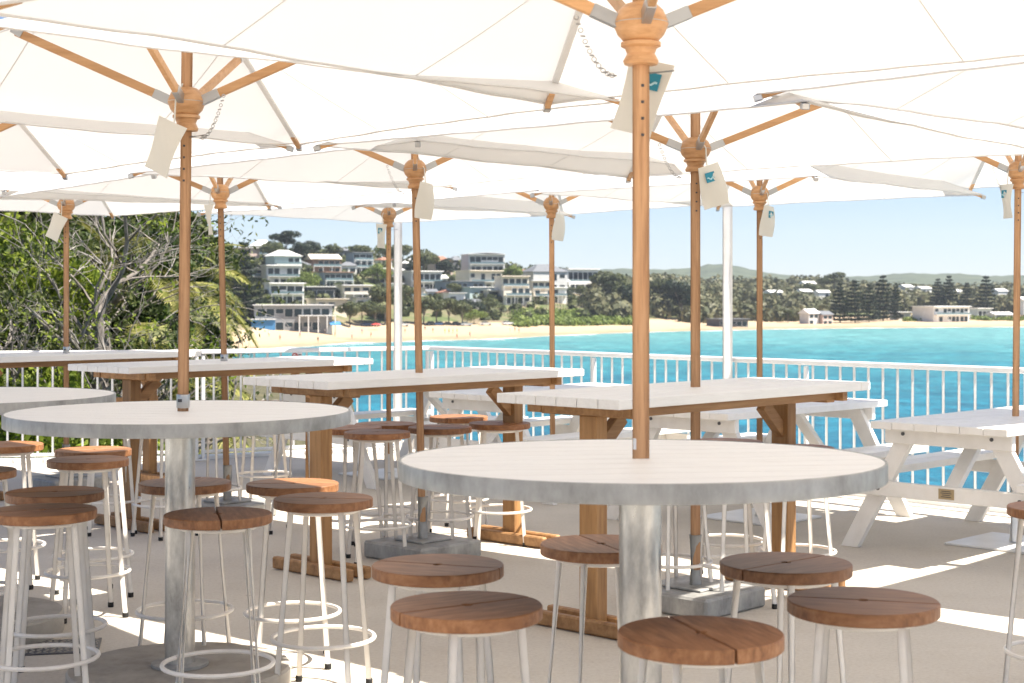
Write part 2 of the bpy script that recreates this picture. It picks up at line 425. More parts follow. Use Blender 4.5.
for (x, y), a, lab in rects:
    o = make_rect() if tp is None else copy_tree(tp); tp = tp or o
    o.location = (x*.92, y*.92, 0); o.rotation_euler = (0,0,math.radians(a)); tag(o, lab, 'bar table', 'timber bar tables with white plank tops'); T.append(o)
MB().box((0,0,.68), (1.7,.04,.07), None, .003).build('stretcher', 'beam_wood', T[3])

# ------------------------------------------------------------------ picnic table
def make_picnic(Lg=1.92, W=.88, H=.80):
    r = empty('picnic_table')
    n = 6; wd = W/n; t = MB()
    for k in range(n):
        t.box((0, -W/2+(k+.5)*wd, H-.0225), (Lg, wd-.003, .045), None, .004)
    t.build('tabletop', 'white_paint', r)
    for s in (-1, 1):
        b = MB()
        for q in (-1, 1): b.box((0, s*(.63+q*.0)+q*.072, .472), (Lg, .136, .045), None, .004)
        b.build('bench_seat', 'white_paint', r)
    for s in (-1, 1):
        x = s*(Lg/2-.14)
        MB().box((x, 0, H-.045-.046), (.045, W-.06, .09), None, .004).build('top_batten', 'white_paint', r)
        MB().box((x, 0, .385), (.045, 1.50, .09), None, .004).build('cross_beam', 'white_paint', r)
        for q in (-1, 1):
            xx = x - s*.0475
            lg = MB().beam((xx, q*.27, H-.05), (xx, q*.69, .0), .045, .105, .004, up=(1,0,0))
            # swap so the wide face looks along x
            lg = MB(); d = Vector((0, q*.42, -(H-.05))).normalized(); sd_ = d.cross(Vector((1,0,0)))
            a = Vector((xx, q*.27, H-.046)); e = Vector((xx, q*.69, .002))
            vs = []
            for X in (-.0225, .0225):
                for P, s2 in ((a, -1), (a, 1), (e, 1), (e, -1)):
                    off_y = s2*.058
                    vs.append((P.x+X, P.y+off_y, P.z))
            lg.add(vs, [(0,1,2,3),(7,6,5,4),(0,4,5,1),(1,5,6,2),(2,6,7,3),(3,7,4,0)])
            l_ = lg.build('leg', 'white_paint', r)
            for (yy, zz) in ((q*.285, H-.075), (q*.455, .385)):
                xo = x + s*.0225
                MB().tube([(xo, yy, zz), (xo+s*.007, yy, zz)], .011, 10).build('bolt', 'dark_steel', l_)
        MB().beam((x-s*.03, 0, .40), (x-s*.42, 0, H-.05), .09, .04, .003).build('brace', 'white_paint', r)
    MB().tube([(0,0,.02),(0,0,.42)], .032, 16).lathe([(.045,.40),(.045,.43),(.03,.432)], 16).build('pole_sleeve', 'rail_white', r)
    MB().tube([(.03,0,.37),(.075,0,.37)], .007, 8).lathe([(.018,.352),(.02,.37),(.018,.388)], 10, (.082,0,0)).build('black_knob', 'rubber', r)
    MB().box((0,0,.008), (.62,.62,.014), None, .003).build('base_plate', 'rail_white', r)
    return r
pics = [((3.13, 9.72), 45.5, 'white picnic table at the right edge with a small brass plaque on its cross beam'),
        ((1.73, 10.9), 45.5, 'white picnic table behind the right timber bar table'),
        ((.33, 12.65), 45.5, 'white picnic table in the middle between the two timber bar tables, by the railing'),
        ((-1.075, 13.6), 46.0, 'white picnic table farthest left, in front of the tall white post')]
pp = None; PT = []
for (x, y), a, lab in pics:
    o = make_picnic() if pp is None else copy_tree(pp); pp = pp or o
    o.location = (x, y, 0); o.rotation_euler = (0,0,math.radians(a)); tag(o, lab, 'picnic table', 'white picnic tables along the railing'); PT.append(o)
xp = -(1.92/2-.14)-.0225
pq = MB().box((xp-.003, .0, .388), (.004,.10,.06), None, .001).build('plaque', 'brass', PT[0])
lt = MB()
for k, ww in enumerate((.06,.07,.05,.065)): lt.box((xp-.0058, 0, .405-k*.011), (.001, ww, .004))
lt.build('plaque_lettering', 'ink', pq)

# ------------------------------------------------------------------ umbrella
HUB = 2.284; SL = .312; APEX = 2.82; RR_ = 1.71
def make_umbrella():
    r = empty('patio_umbrella')
    MB().tube([(0,0,.2),(0,0,2.86)], .0225, 20).build('pole', 'pole_wood', r)
    hb = MB().lathe([(.03,-.112),(.044,-.110),(.047,-.100),(.043,-.092),(.037,-.080),(.042,-.066),(.053,-.060),(.053,-.05),(.045,-.047),(.062,-.028),(.071,-.004),(.073,.002),(.071,.010),(.060,.038),(.042,.055),(.026,.06)], 32, (0,0,HUB))
    hb = hb.build('hub', 'hub_wood', r)
    MB().torus((0,0,HUB+.003), .0725, .0012, 40, 6).build('hub_band', 'steel', hb)
    for k in range(4): MB().box((0,-.0225, HUB-.17-k*.045), (.008,.003,.008), None, .001).build('pin_hole', 'ink', r)
    MB().tube([(.02,-.012,HUB-.135),(.085,-.02,HUB-.128)], .0028, 6).build('locking_pin', 'steel', r)
    MB().lathe([(.05,-.06),(.058,-.03),(.058,.03),(.04,.05)], 24, (0,0,APEX-.05)).build('crown_hub', 'hub_wood', r)
    MB().lathe([(.03,0),(.035,.03),(.02,.05),(.028,.075),(.012,.11),(.002,.115)], 16, (0,0,APEX+.03)).build('finial', 'hub_wood', r)
    for k in range(4):
        a = k*PI/2; d = Vector((math.cos(a), math.sin(a), 0)); up = Vector((0,0,1))
        p0 = d*.075 + up*(HUB+.012); p1 = d*.108 + up*(HUB+.012+.016); p2 = d*.70 + up*(APEX-.035-SL*.70)
        st = MB().beam(p1, p2, .021, .034, .003).build('strut', 'strut_wood', r)
        MB().beam(d*.06+up*(HUB+.006), p1+(p2-p1).normalized()*.025, .026, .037, .002).build('bracket', 'steel', st)
        MB().beam(p2-(p2-p1).normalized()*.03, p2+d*.015+up*.012, .03, .030, .002).build('pivot', 'steel', st)
        a0 = d*.05+up*(APEX-.02); a1 = d*(RR_-.10)+up*(APEX-.012-SL*(RR_-.10)); a2 = d*(RR_+.005)+up*(APEX-.014-SL*(RR_+.005))
        rb = MB().beam(a0-up*.0, a1+up*.004, .024, .016, .003).build('rib_sleeve', 'canopy', r)
        tp_ = MB().beam(a1-d*.03+up*.010, a2, .022, .020, .003).build('rib_tip', 'strut_wood', r)
        MB().beam(a2-d*.02+up*.004, a2+d*.012-up*.004, .028, .026, .003).build('end_cap', 'steel', tp_)
    # cloth: four drooping panels with a hem
    cb = MB(); n = 22
    def cp(k, i, j):                      # i rows from apex, j across panel
        a = k*PI/2; c0 = Vector((math.cos(a), math.sin(a), 0)); c1 = Vector((math.cos(a+PI/2), math.sin(a+PI/2), 0))
        t = i/n; s = j/max(1, i) if i else 0
        p = (c0*(1-s)+c1*s)*RR_*t
        b = 4*s*(1-s)
        z = APEX - SL*RR_*t
        mid = (c0+c1)*.5*RR_
        p = p - mid.normalized()*b*t*t*.045
        z -= b*t*(1.15-t)*.06 - b*t*t*.012
        lat = (s-.5)*t
        z += .0014*math.sin(lat*46+k*2)*t*t + .0035*math.sin(lat*17+k)*math.sin(t*9+k*1.7)*t
        return Vector((p.x, p.y, z))
    vs = []; idx = {}
    for k in range(4):
        for i in range(n+1):
            for j in range(i+1):
                key = ('a',) if i == 0 else ((k+1) % 4, i, 0) if j == i else (k, i, j)
                if key not in idx: idx[key] = len(vs); vs.append(cp(k, i, j) + Vector((0,0,.004)))
                idx[(k, i, j, 'x')] = idx[key]
    fs = []
    for k in range(4):
        for i in range(n):
            for j in range(i+1):
                A = idx[(k,i,j,'x')]; B = idx[(k,i+1,j,'x')]; C_ = idx[(k,i+1,j+1,'x')]
                fs.append((A, B, C_))
                if j < i: fs.append((A, C_, idx[(k,i,j+1,'x')]))
    cb.add(vs, fs, True)
    co = cb.build('canopy', 'canopy', r)
    # hem: doubled cloth strip round the edge, and seam lines as stitched strips
    hm = MB()
    for k in range(4):
        for j in range(n):
            a = cp(k, n, j); b = cp(k, n, j+1); a2_ = cp(k, n-1, max(0, j*(n-1)/n)) if False else None
            hm.beam(a+Vector((0,0,.0)), b+Vector((0,0,.0)), .030, .003)
    for k in range(4):
        for Lq in (-.17, .17):
            pv = None
            for q in range(13):
                t = max(.06, abs(2*Lq)+.02); t = t+(1-t)*q/12; s_ = .5+Lq/t; i_ = t*n
                p_ = cp(k, i_, s_*i_)+Vector((0,0,-.001))
                if pv is not None: hm.beam(pv, p_, .005, .001)
                pv = p_
    hm.build('hem', 'canopy', co)
    return r
def add_pouch(r, ang, roll, sz, flip):
    d = Vector((math.cos(ang), math.sin(ang), 0)); s = d.cross(Vector((0,0,1)))
    w_, h_ = .125*sz, .21*sz; top = d*.085 + Vector((0,0,HUB-.085))
    mb = MB(); vs = []; nn = 6
    for side in (-1, 1):
        for i in range(nn+1):
            for j in range(nn+1):
                x = (j/nn-.5)*w_; z = -i/nn*h_
                x2 = x*math.cos(roll)-z*math.sin(roll); z2 = x*math.sin(roll)+z*math.cos(roll)
                puff = .012*math.sin(PI*i/nn)*math.sin(PI*j/nn)+.0015
                cur = .02*math.sin(2.2*j/nn+i*.5)
                vs.append(top + s*x2 + Vector((0,0,z2)) + d*(side*puff+cur))
    W1 = nn+1; o1 = W1*W1; fs = []
    for i in range(nn):
        for j in range(nn):
            q = (i*W1+j, i*W1+j+1, (i+1)*W1+j+1, (i+1)*W1+j); fs += [q, tuple(o1+k for k in q[::-1])]
    bd = [j for j in range(nn)] + [i*W1+nn for i in range(nn)] + [nn*W1+nn-j for j in range(nn)] + [(nn-i)*W1 for i in range(nn)]
    for a, b in zip(bd, bd[1:]+bd[:1]): fs.append((a, a+o1, b+o1, b))
    mb.add(vs, fs, True); po = mb.build('care_pouch', 'pouch', r)
    MB().tube([d*.03+Vector((0,0,HUB+.07)), d*.078+Vector((0,0,HUB)), top+Vector((0,0,0))], .0035, 6).build('cord', 'pouch', po)
    if flip:
        c = top + Vector((0,0,-.06)) + d*(.027 if flip > 0 else -.0065); R = Matrix((s, d, Vector((0,0,1)))).transposed()
        R = R @ Matrix.Rotation(-roll, 3, 'Y')
        pa = MB().box(c, (.052,.002,.048), R).build('patch', 'patch', po)
        fy = .0022*flip; MB().tube([c+R@Vector((-.02+.04*q/8, fy, -.006+.005*math.sin(q*1.1))) for q in range(9)], .0032, 6).build('wave_mark','patch_light',pa)
def add_chain(r, ang, L1=.16):
    d = Vector((math.cos(ang), math.sin(ang), 0)); ch = MB(); k = 18
    for i in range(k):
        t = i/(k-1); p = d*(.17-.10*t) + Vector((0,0,HUB-.0 - L1*math.sin(PI*t*.62)*1.1))
        p = d*(.17-.10*t)+Vector((0,0,HUB+.02-L1*(1-(1-t)**2)))
        R = Matrix.Rotation(PI/2*(i%2), 3, d) @ Matrix.Rotation(PI/2, 3, 'X')
        ch.torus(p, .0062, .0016, 10, 5, R)
    ch.build('chain', 'steel', r)
def add_sleeve(r, zt, stick=True):
    MB().lathe([(.0245,0),(.0255,.003),(.0255,.05),(.0245,.053)], 20, (0,0,zt)).build('metal_sleeve', 'steel', r)
    if stick: MB().box((-.004,-.0262,zt+.03), (.016,.002,.012)).build('sleeve_mark', 'ink', r)
GR = 'cream patio umbrellas over the terrace'
umb = [ # x, y, rotation, scale, lean, label, pouch angle, roll, pouch?, sleeve height, z offset
 ((.385,4.66), 7, 1.045, (0,0), 'nearest cream umbrella, its timber pole rising from the near round table', 66, -.28, -1, None, .0),
 ((-1.41,6.62), -7, 1.0, (.0,.012), 'cream umbrella with a pole rising from the middle round table at left', -110, .42, 0, TH, .02),
 ((-2.98,8.25), -3, .98, (0,0), 'cream umbrella whose pole is outside the left picture edge, above the far round table', -60, .1, 0, TH, -.03),
 ((3.02,6.45), -3, 1.07, (0,0), 'cream umbrella whose pole is outside the right picture edge, nearest on that side', -60, .1, 0, None, .06),
 ((.99,8.42), 6, 1.09, (0,0), 'cream umbrella with a pole through the right timber bar table', -60, -.3, 1, None, -.02),
 ((-.575,10.05), 4, .97, (0,-.020), 'cream umbrella with a pole through the middle timber bar table', -40, .1, 0, None, .02),
 ((-2.18,11.95), -3, .97, (0,-.022), 'cream umbrella with a pole through the timber bar table by the palm fronds', 215, .05, 0, TH, -.01),
 ((-3.9,13.65), 2, 1.0, (0,0), 'cream umbrella farthest left, in front of the gnarled tree', -100, .45, 0, TH, .0),
 ((3.13,9.72), -6, .93, (0,.01), 'cream umbrella with a pole through the picnic table at the right edge', 200, .0, 1, None, .07),
 ((1.73,10.9), 3, .93, (0,0), 'cream umbrella with a pole through the picnic table behind the right timber bar table', -50, .1, 1, None, -.04),
 ((.33,12.65), -5, .95, (0,-.004), 'cream umbrella with a pole through the middle picnic table by the railing', -40, .1, 0, None, .02),
 ((-1.075,13.6), 6, .95, (0,.0), 'cream umbrella beside the tall white post, in front of the hillside houses', 230, .1, 1, None, -.03),
]
# unseen umbrellas: rows continue rightwards; those near the camera added to darken the foreground
umb += [((5.25,8.5), 3, 1.0, (0,0), 'cream umbrella of the railing row, beyond the right picture edge', -60, .1, 0, None, 0),
 ((4.75,4.5), 0, 1.0, (0,0), 'cream umbrella of the middle row, far beyond the right picture edge', -60, .1, 0, None, 0),
 ((-1.35,1.75), 0, 1.0, (0,0), 'unseen cream umbrella left of the camera, added to darken the left foreground', -60, .1, 0, None, 0),
 ((-3.3,3.85), 0, 1.0, (0,0), 'unseen cream umbrella beyond the left picture edge, added to shade the left foreground stools', -60, .1, 0, None, 0),
 ((.5,-.35), 0, 1.0, (0,0), 'unseen cream umbrella behind the camera, added to darken the foreground', -60, .1, 0, None, 0),
 ((2.25,3.0), 0, 1.05, (0,0), 'unseen cream umbrella of the near row beside the camera, placed to shade the near round table', -60, .1, 0, None, 0)]
up_ = None; proto_u = make_umbrella()
for i, ((x, y), rot, sc, lean, lab, pa, roll, pch, slv, dz) in enumerate(umb):
    o = proto_u if i == len(umb)-1 else copy_tree(proto_u)
    if i not in (8, 9, 10, 11): x *= .92; y *= .92
    o.location = (x, y, dz*.6); a = math.radians(rot)
    o.rotation_euler = (lean[0], lean[1], a)
    for c in o.children:
        if c.name.startswith('canopy') or c.name.startswith('rib') : pass
    o.scale = (sc, sc, 1)
    tag(o, lab, 'umbrella', GR)
    if i < 12:
        add_pouch(o, math.radians(pa)-a, roll, 1.0 if i else 1.0, pch)
        if i in (0, 1, 3, 4, 5, 8): add_chain(o, {0: PI, 1: -.4, 8: PI}.get(i, PI+.2)-a)
        if slv: add_sleeve(o, slv)
        elif i == 0: MB().box((-.019,-.012,TH+.04), (.006,.012,.03), None).build('sticker', 'sticker', o)
# shift canopy heights a little for overlap
# ------------------------------------------------------------------ floor drain
dr = empty('floor_drain', (ground_at(58, 6.85), 6.85, 0), math.radians(12)); tag(dr, 'black perforated drain grate set in the concrete under the left foreground stools', 'drain')
MB().box((0,0,.003), (.36,.28,.005)).build('frame', 'dark_steel', dr)
M['slot'] = mat('slot_bar', (.42,.39,.34), .7)
sl = MB()
for i in range(12):
    for j in range(9):
        a = PI/4 if (i+j) % 2 else -PI/4
        c = Vector(((i-5.5)*.029, (j-4)*.029, .007)); d = Vector((math.cos(a), math.sin(a), 0))*.0125
        sl.beam(c-d, c+d, .0055, .003)
sl.build('grate_bars', 'slot', dr)

# ------------------------------------------------------------------ sea, terrain
SEA = -(12.0-CH)
m = M['sea'] = mat('sea_water', (.02,.2,.28), .3, 0, .12)
v = coords(m, (1,1,1))
sx = N(m, 'ShaderNodeSeparateXYZ'); L(m, v, sx.inputs[0])
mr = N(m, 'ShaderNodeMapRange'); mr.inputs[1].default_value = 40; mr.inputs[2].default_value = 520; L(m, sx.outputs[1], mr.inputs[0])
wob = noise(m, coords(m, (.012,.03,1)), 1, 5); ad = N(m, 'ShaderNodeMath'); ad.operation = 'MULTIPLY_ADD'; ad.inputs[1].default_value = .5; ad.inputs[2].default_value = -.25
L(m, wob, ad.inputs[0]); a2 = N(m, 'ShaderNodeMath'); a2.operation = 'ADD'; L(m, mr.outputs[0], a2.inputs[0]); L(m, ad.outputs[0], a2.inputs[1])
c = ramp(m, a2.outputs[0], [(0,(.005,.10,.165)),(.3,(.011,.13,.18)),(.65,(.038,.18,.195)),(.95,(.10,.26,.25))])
ch = noise(m, coords(m, (.22,.16,1)), 1.0, 7, .78); ch2 = noise(m, coords(m, (1.1,.55,1)), 1.0, 6, .75); c = mixc(m, .7, c, ramp(m, ch2, [(.36,(.27,.29,.32)),(.5,(.5,.5,.5)),(.64,(.80,.80,.79))]), 'OVERLAY'); c = mixc(m, .85, c, ramp(m, ch, [(.34,(.22,.25,.29)),(.5,(.5,.5,.5)),(.66,(.86,.86,.85))]), 'OVERLAY')
L(m, c, bsdf(m).inputs['Base Color'])
ws = noise(m, coords(m, (.3,.5,1)), 1.0, 8, .68); bump(m, ws, .9, .9)
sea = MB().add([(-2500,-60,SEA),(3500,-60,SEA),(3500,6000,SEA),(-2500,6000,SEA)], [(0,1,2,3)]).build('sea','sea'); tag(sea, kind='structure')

def H(z, y): return CH - (y-HY)*z/F
COLS = {-700:[(200,372),(260,340),(420,270),(560,225)], -100:[(250,366),(310,345),(480,285),(640,236)], 150:[(330,354.5),(400,338),(560,294),(690,250)],
 230:[(353,352),(440,332),(560,300),(690,262)], 300:[(390,347),(475,330),(600,290),(730,256)], 360:[(425,343),(540,328),(650,288),(765,257)],
 430:[(446,341),(560,326),(680,292),(800,266)], 500:[(470,339),(560,328.5),(690,293),(820,270)], 560:[(510,336),(590,328.5),(700,299),(820,277)],
 620:[(550,333),(610,329),(720,306),(860,287)], 700:[(585,331),(650,326),(800,310),(1050,291)], 800:[(624,329),(690,325),(850,309),(1100,289)],
 900:[(645,328),(715,323),(850,312),(1150,295)], 1024:[(668,327),(740,322),(860,313),(1150,296)], 1250:[(700,326.4),(780,321),(900,312),(1200,296)], 1800:[(740,325.6),(820,320),(950,310),(1250,297)]}
KX = sorted(COLS)
def prof(px):
    k = max(0, min(len(KX)-2, sum(1 for a in KX if a <= px)-1)); a, b = KX[k], KX[k+1]; t = min(1, max(0, (px-a)/(b-a))); t = t*t*(3-2*t)*.5+t*.5
    pr = []
    for (za, ya), (zb, yb) in zip(COLS[a], COLS[b]): 
        z = za+(zb-za)*t; ha = H(za, ya); hb = H(zb, yb); pr.append((z, ha+(hb-ha)*t))
    z0 = pr[0][0]; pr[0] = (z0, SEA-.02); pr[1] = (pr[1][0], max(pr[1][1], SEA+1.6))
    return [(z0-40, SEA-6)] + pr + [(pr[3][0]+260, pr[3][1]-14), (pr[3][0]+900, pr[3][1]-30)]
def hgt(X, Z):
    px = 512+X/Z*F; pr = prof(px)
    for (a, ha), (b, hb) in zip(pr, pr[1:]):
        if Z <= b:
            t = (Z-a)/(b-a)
            n_ = 0
            if Z > pr[2][0]: n_ = 1.2*math.sin(X*.045+1)*math.sin(Z*.05)*min(1, (Z-pr[2][0])/60)
            return ha+(hb-ha)*t+n_
    return pr[-1][1]
def place(px, y):
    z = 340.0
    while z < 2000:
        if CH-(y-HY)*z/F <= hgt(ground_at(px, z), z): break
        z += 2
    return Vector((ground_at(px, z), z, hgt(ground_at(px, z), z)))
def at_depth(px, z): X = ground_at(px, z); return Vector((X, z, hgt(X, z)))
tx = list(range(-700, 1801, 12)); vs = []; nz = 70
for px in tx:
    pr = prof(px); z0 = pr[0][0]; z1 = pr[-1][0]
    for j in range(nz+1):
        t = (j/nz)**1.5; z = z0+(z1-z0)*t; X = ground_at(px, z); vs.append((X, z, hgt(X, z)))
fs = [(i*(nz+1)+j, (i+1)*(nz+1)+j, (i+1)*(nz+1)+j+1, i*(nz+1)+j+1) for i in range(len(tx)-1) for j in range(nz)]
m = M['land'] = mat('hillside_land', (.1,.12,.04), .9)
g = N(m, 'ShaderNodeNewGeometry'); sp = N(m, 'ShaderNodeSeparateXYZ'); L(m, g.outputs['Position'], sp.inputs[0])
nn = noise(m, g.outputs['Position'], .06, 6, .7)
ad = N(m, 'ShaderNodeMath'); ad.operation = 'MULTIPLY_ADD'; ad.inputs[1].default_value = 2.2; ad.inputs[2].default_value = -1.1; L(m, nn, ad.inputs[0])
a2 = N(m, 'ShaderNodeMath'); a2.operation = 'ADD'; L(m, sp.outputs[2], a2.inputs[0]); L(m, ad.outputs[0], a2.inputs[1])
mr = N(m, 'ShaderNodeMapRange'); mr.inputs[1].default_value = SEA; mr.inputs[2].default_value = SEA+8; L(m, a2.outputs[0], mr.inputs[0])
n2 = noise(m, g.outputs['Position'], .35, 6, .7)
veg = ramp(m, n2, [(.3,(.045,.065,.02)),(.5,(.09,.12,.035)),(.7,(.16,.17,.06))])
dirt = ramp(m, nn, [(.45,(0,0,0)),(.62,(1,1,1))]); veg = mixc(m, dirt, veg, (.20,.155,.095))
sand = ramp(m, mr.outputs[0], [(0,(.33,.24,.15)),(.035,(.29,.21,.13)),(.09,(.43,.32,.20)),(.3,(.47,.355,.23))])
sand = mixc(m, .4, sand, ramp(m, n2, [(.3,(.4,.4,.4)),(.7,(.6,.6,.6))]), 'OVERLAY')
isv = ramp(m, mr.outputs[0], [(.40,(0,0,0)),(.46,(1,1,1))])
L(m, mixc(m, isv, sand, veg), bsdf(m).inputs['Base Color'])
tag(MB().add(vs, fs, True).build('hillside', 'land'), kind='structure')
# surf: thin broken foam lines lying on the water along the shore
m = M['foam'] = mat('sea_foam', (.85,.87,.87), .8)
fb = MB()
for (lo, hi, offz, wdt) in ((235, 1060, -3, 5.5), (235, 700, -16, 2.2), (640,1060,-11,2.0)):
    pv = None
    for px in range(lo, hi, 5):
        zz = prof(px)[1][0]+offz + 2.0*math.sin(px*.06)+1.2*math.sin(px*.17+offz); wv = wdt*(.55+.45*math.sin(px*.085+offz)+.25*math.sin(px*.31))
        if offz < -5 and math.sin(px*.05+offz) < .1: pv = None; continue
        wv = max(.4, wv); a = (ground_at(px, zz), zz, SEA+.06); b = (ground_at(px, zz+wv), zz+wv, SEA+.06)
        if pv: fb.add([pv[0], a, b, pv[1]], [(0,1,2,3)])
        pv = (a, b)
tag(fb.build('surf_foam', 'foam'), kind='structure')
# far blue hills
m = M['farhill'] = mat('far_forest', (.05,.075,.045), .95)
n_ = noise(m, coords(m, (.02,.02,.05)), 1, 8, .75); L(m, ramp(m, n_, [(.35,(.025,.04,.02)),(.65,(.09,.11,.055))]), bsdf(m).inputs['Base Color'])
fh = [(-900,262),(100,262),(400,270),(540,271),(600,270),(640,268),(665,270),(690,268),(708,264),(730,265),(752,269),(775,274),(800,277),(840,277),(880,275),(915,273),(960,274),(1000,276),(1040,275),(1200,272),(2000,270)]
vs = []; fs = []
xs = list(range(-900, 2001, 6))
for px in xs:
    for (a, ya), (b, yb) in zip(fh, fh[1:]):
        if a <= px <= b: y = ya+(yb-ya)*(px-a)/(b-a); break
    y += .5*math.sin(px*.11)+.35*math.sin(px*.37+1)+RNG.normal()*.12
    zr = 2700
    for (z, hh) in ((1700, SEA), (2200, .45*(HY-y)*zr/F+CH-6), (zr, (HY-y)*zr/F+CH), (3400, SEA)):
        vs.append((ground_at(px, z), z, hh))
fs = [(i*4+j, (i+1)*4+j, (i+1)*4+j+1, i*4+j+1) for i in range(len(xs)-1) for j in range(3)]
tag(MB().add(vs, fs, True).build('distant_hills', 'farhill'), kind='structure')

# ------------------------------------------------------------------ foliage
def leafmat(name, cols, tl=.35):
    m = mat(name, cols[1], .55, 0, .25); g = N(m, 'ShaderNodeNewGeometry')
    wn = N(m, 'ShaderNodeTexWhiteNoise'); wn.noise_dimensions = '1D'; L(m, g.outputs['Random Per Island'], wn.inputs['W'])
    n_ = noise(m, g.outputs['Position'], .8 if 'near' in name else .15, 3)
    mm = N(m, 'ShaderNodeMath'); mm.operation = 'MULTIPLY_ADD'; mm.inputs[1].default_value = .6; L(m, wn.outputs[0], mm.inputs[0])
    q = N(m, 'ShaderNodeMath'); q.operation = 'MULTIPLY_ADD'; q.inputs[1].default_value = .9; q.inputs[2].default_value = -.25; L(m, n_, q.inputs[0]); L(m, q.outputs[0], mm.inputs[2])
    c = ramp(m, mm.outputs[0], [(.15, cols[0]), (.5, cols[1]), (.85, cols[2])]); L(m, c, bsdf(m).inputs['Base Color'])
    tr = N(m, 'ShaderNodeBsdfTranslucent'); L(m, c, tr.inputs[0]); mx = N(m, 'ShaderNodeMixShader'); mx.inputs[0].default_value = tl
    out = m.node_tree.nodes['Material Output']; L(m, bsdf(m).outputs[0], mx.inputs[1]); L(m, tr.outputs[0], mx.inputs[2]); L(m, mx.outputs[0], out.inputs[0])
    return m
M['leaf_bright'] = leafmat('leaf_near_bright', [(.05,.085,.012),(.15,.21,.025),(.34,.40,.055)], .45)
M['leaf_olive'] = leafmat('leaf_near_olive', [(.025,.038,.012),(.065,.085,.025),(.15,.165,.055)], .3)
M['leaf_deep'] = leafmat('leaf_near_deep', [(.02,.035,.01),(.05,.08,.02),(.10,.15,.035)], .3)
M['leaf_dark'] = leafmat('leaf_far_dark', [(.010,.020,.012),(.020,.034,.018),(.042,.06,.03)], .2)
M['leaf_mid'] = leafmat('leaf_far_mid', [(.035,.05,.018),(.07,.085,.032),(.13,.14,.055)], .25)
M['leaf_wood'] = leafmat('leaf_wood', [(.05,.06,.025),(.10,.105,.05),(.18,.165,.085)], .2)
M['leaf_lime'] = leafmat('leaf_far_lime', [(.07,.10,.02),(.13,.18,.035),(.22,.27,.06)], .3)
M['frond'] = leafmat('frond_near', [(.08,.10,.02),(.20,.21,.05),(.40,.37,.15)], .3)
m = M['bark'] = mat('bark', (.2,.17,.14), .9)
f = noise(m, coords(m, (6,6,2)), 1.5, 6, .7); L(m, ramp(m, f, [(.3,(.07,.06,.05)),(.55,(.21,.185,.16)),(.8,(.38,.35,.32))]), bsdf(m).inputs['Base Color']); bump(m, f, .6, .03)
m = M['twig'] = mat('twig', (.22,.19,.17), .9)
f = noise(m, coords(m), 4, 4, .7); L(m, ramp(m, f, [(.35,(.13,.115,.10)),(.65,(.40,.37,.34))]), bsdf(m).inputs['Base Color'])
def quads(P, size, flat=.0, asp=.55, vary=.4):
    P = np.asarray(P); n = len(P); a = RNG.normal(size=(n,3))
    if P.shape[1] == 6:
        d = P[:,3:]+RNG.normal(size=(n,3))*.42; d /= np.linalg.norm(d,axis=1)[:,None]; P = P[:,:3]; a -= (a*d).sum(1)[:,None]*d; a /= np.linalg.norm(a,axis=1)[:,None]; b = np.cross(d, a)
        s = size*(1+vary*RNG.uniform(-1,1,n))[:,None]
        return np.stack([P-a*s*.5, P+b*s*asp*.5, P+a*s*.5, P-b*s*asp*.5], 1).reshape(-1,3), n
    a /= np.linalg.norm(a,axis=1)[:,None]
    b = RNG.normal(size=(n,3)); b[:,2] += 0; b -= (a*b).sum(1)[:,None]*a; b /= np.linalg.norm(b,axis=1)[:,None]
    s = size*(1+vary*RNG.uniform(-1,1,n))[:,None]
    v = np.stack([P-a*s*.5, P+b*s*asp*.5, P+a*s*.5, P-b*s*asp*.5], 1).reshape(-1,3)
    return v, n
def quad_mesh(name, v, n, m, parent=None):
    me = bpy.data.meshes.new(name); me.vertices.add(4*n); me.vertices.foreach_set('co', v.astype(np.float32).ravel())
    me.loops.add(4*n); me.loops.foreach_set('vertex_index', np.arange(4*n, dtype=np.int32))
    me.polygons.add(n); me.polygons.foreach_set('loop_start', np.arange(0,4*n,4,dtype=np.int32)); me.polygons.foreach_set('loop_total', np.full(n,4,dtype=np.int32))
    me.materials.append(M[m]); me.update(calc_edges=True)
    o = bpy.data.objects.new(name, me); COL.objects.link(o)
    if parent is not None: o.parent = parent
    return o
def blob(c, r, n, shell=.35, nr=False):
    d = RNG.normal(size=(n,3)); d /= np.linalg.norm(d,axis=1)[:,None]
    rad = (1-shell*RNG.random(n)**1.6)
    p = np.asarray(c)+d*np.asarray(r)*rad[:,None]
    return np.concatenate([p, d], 1) if nr else p
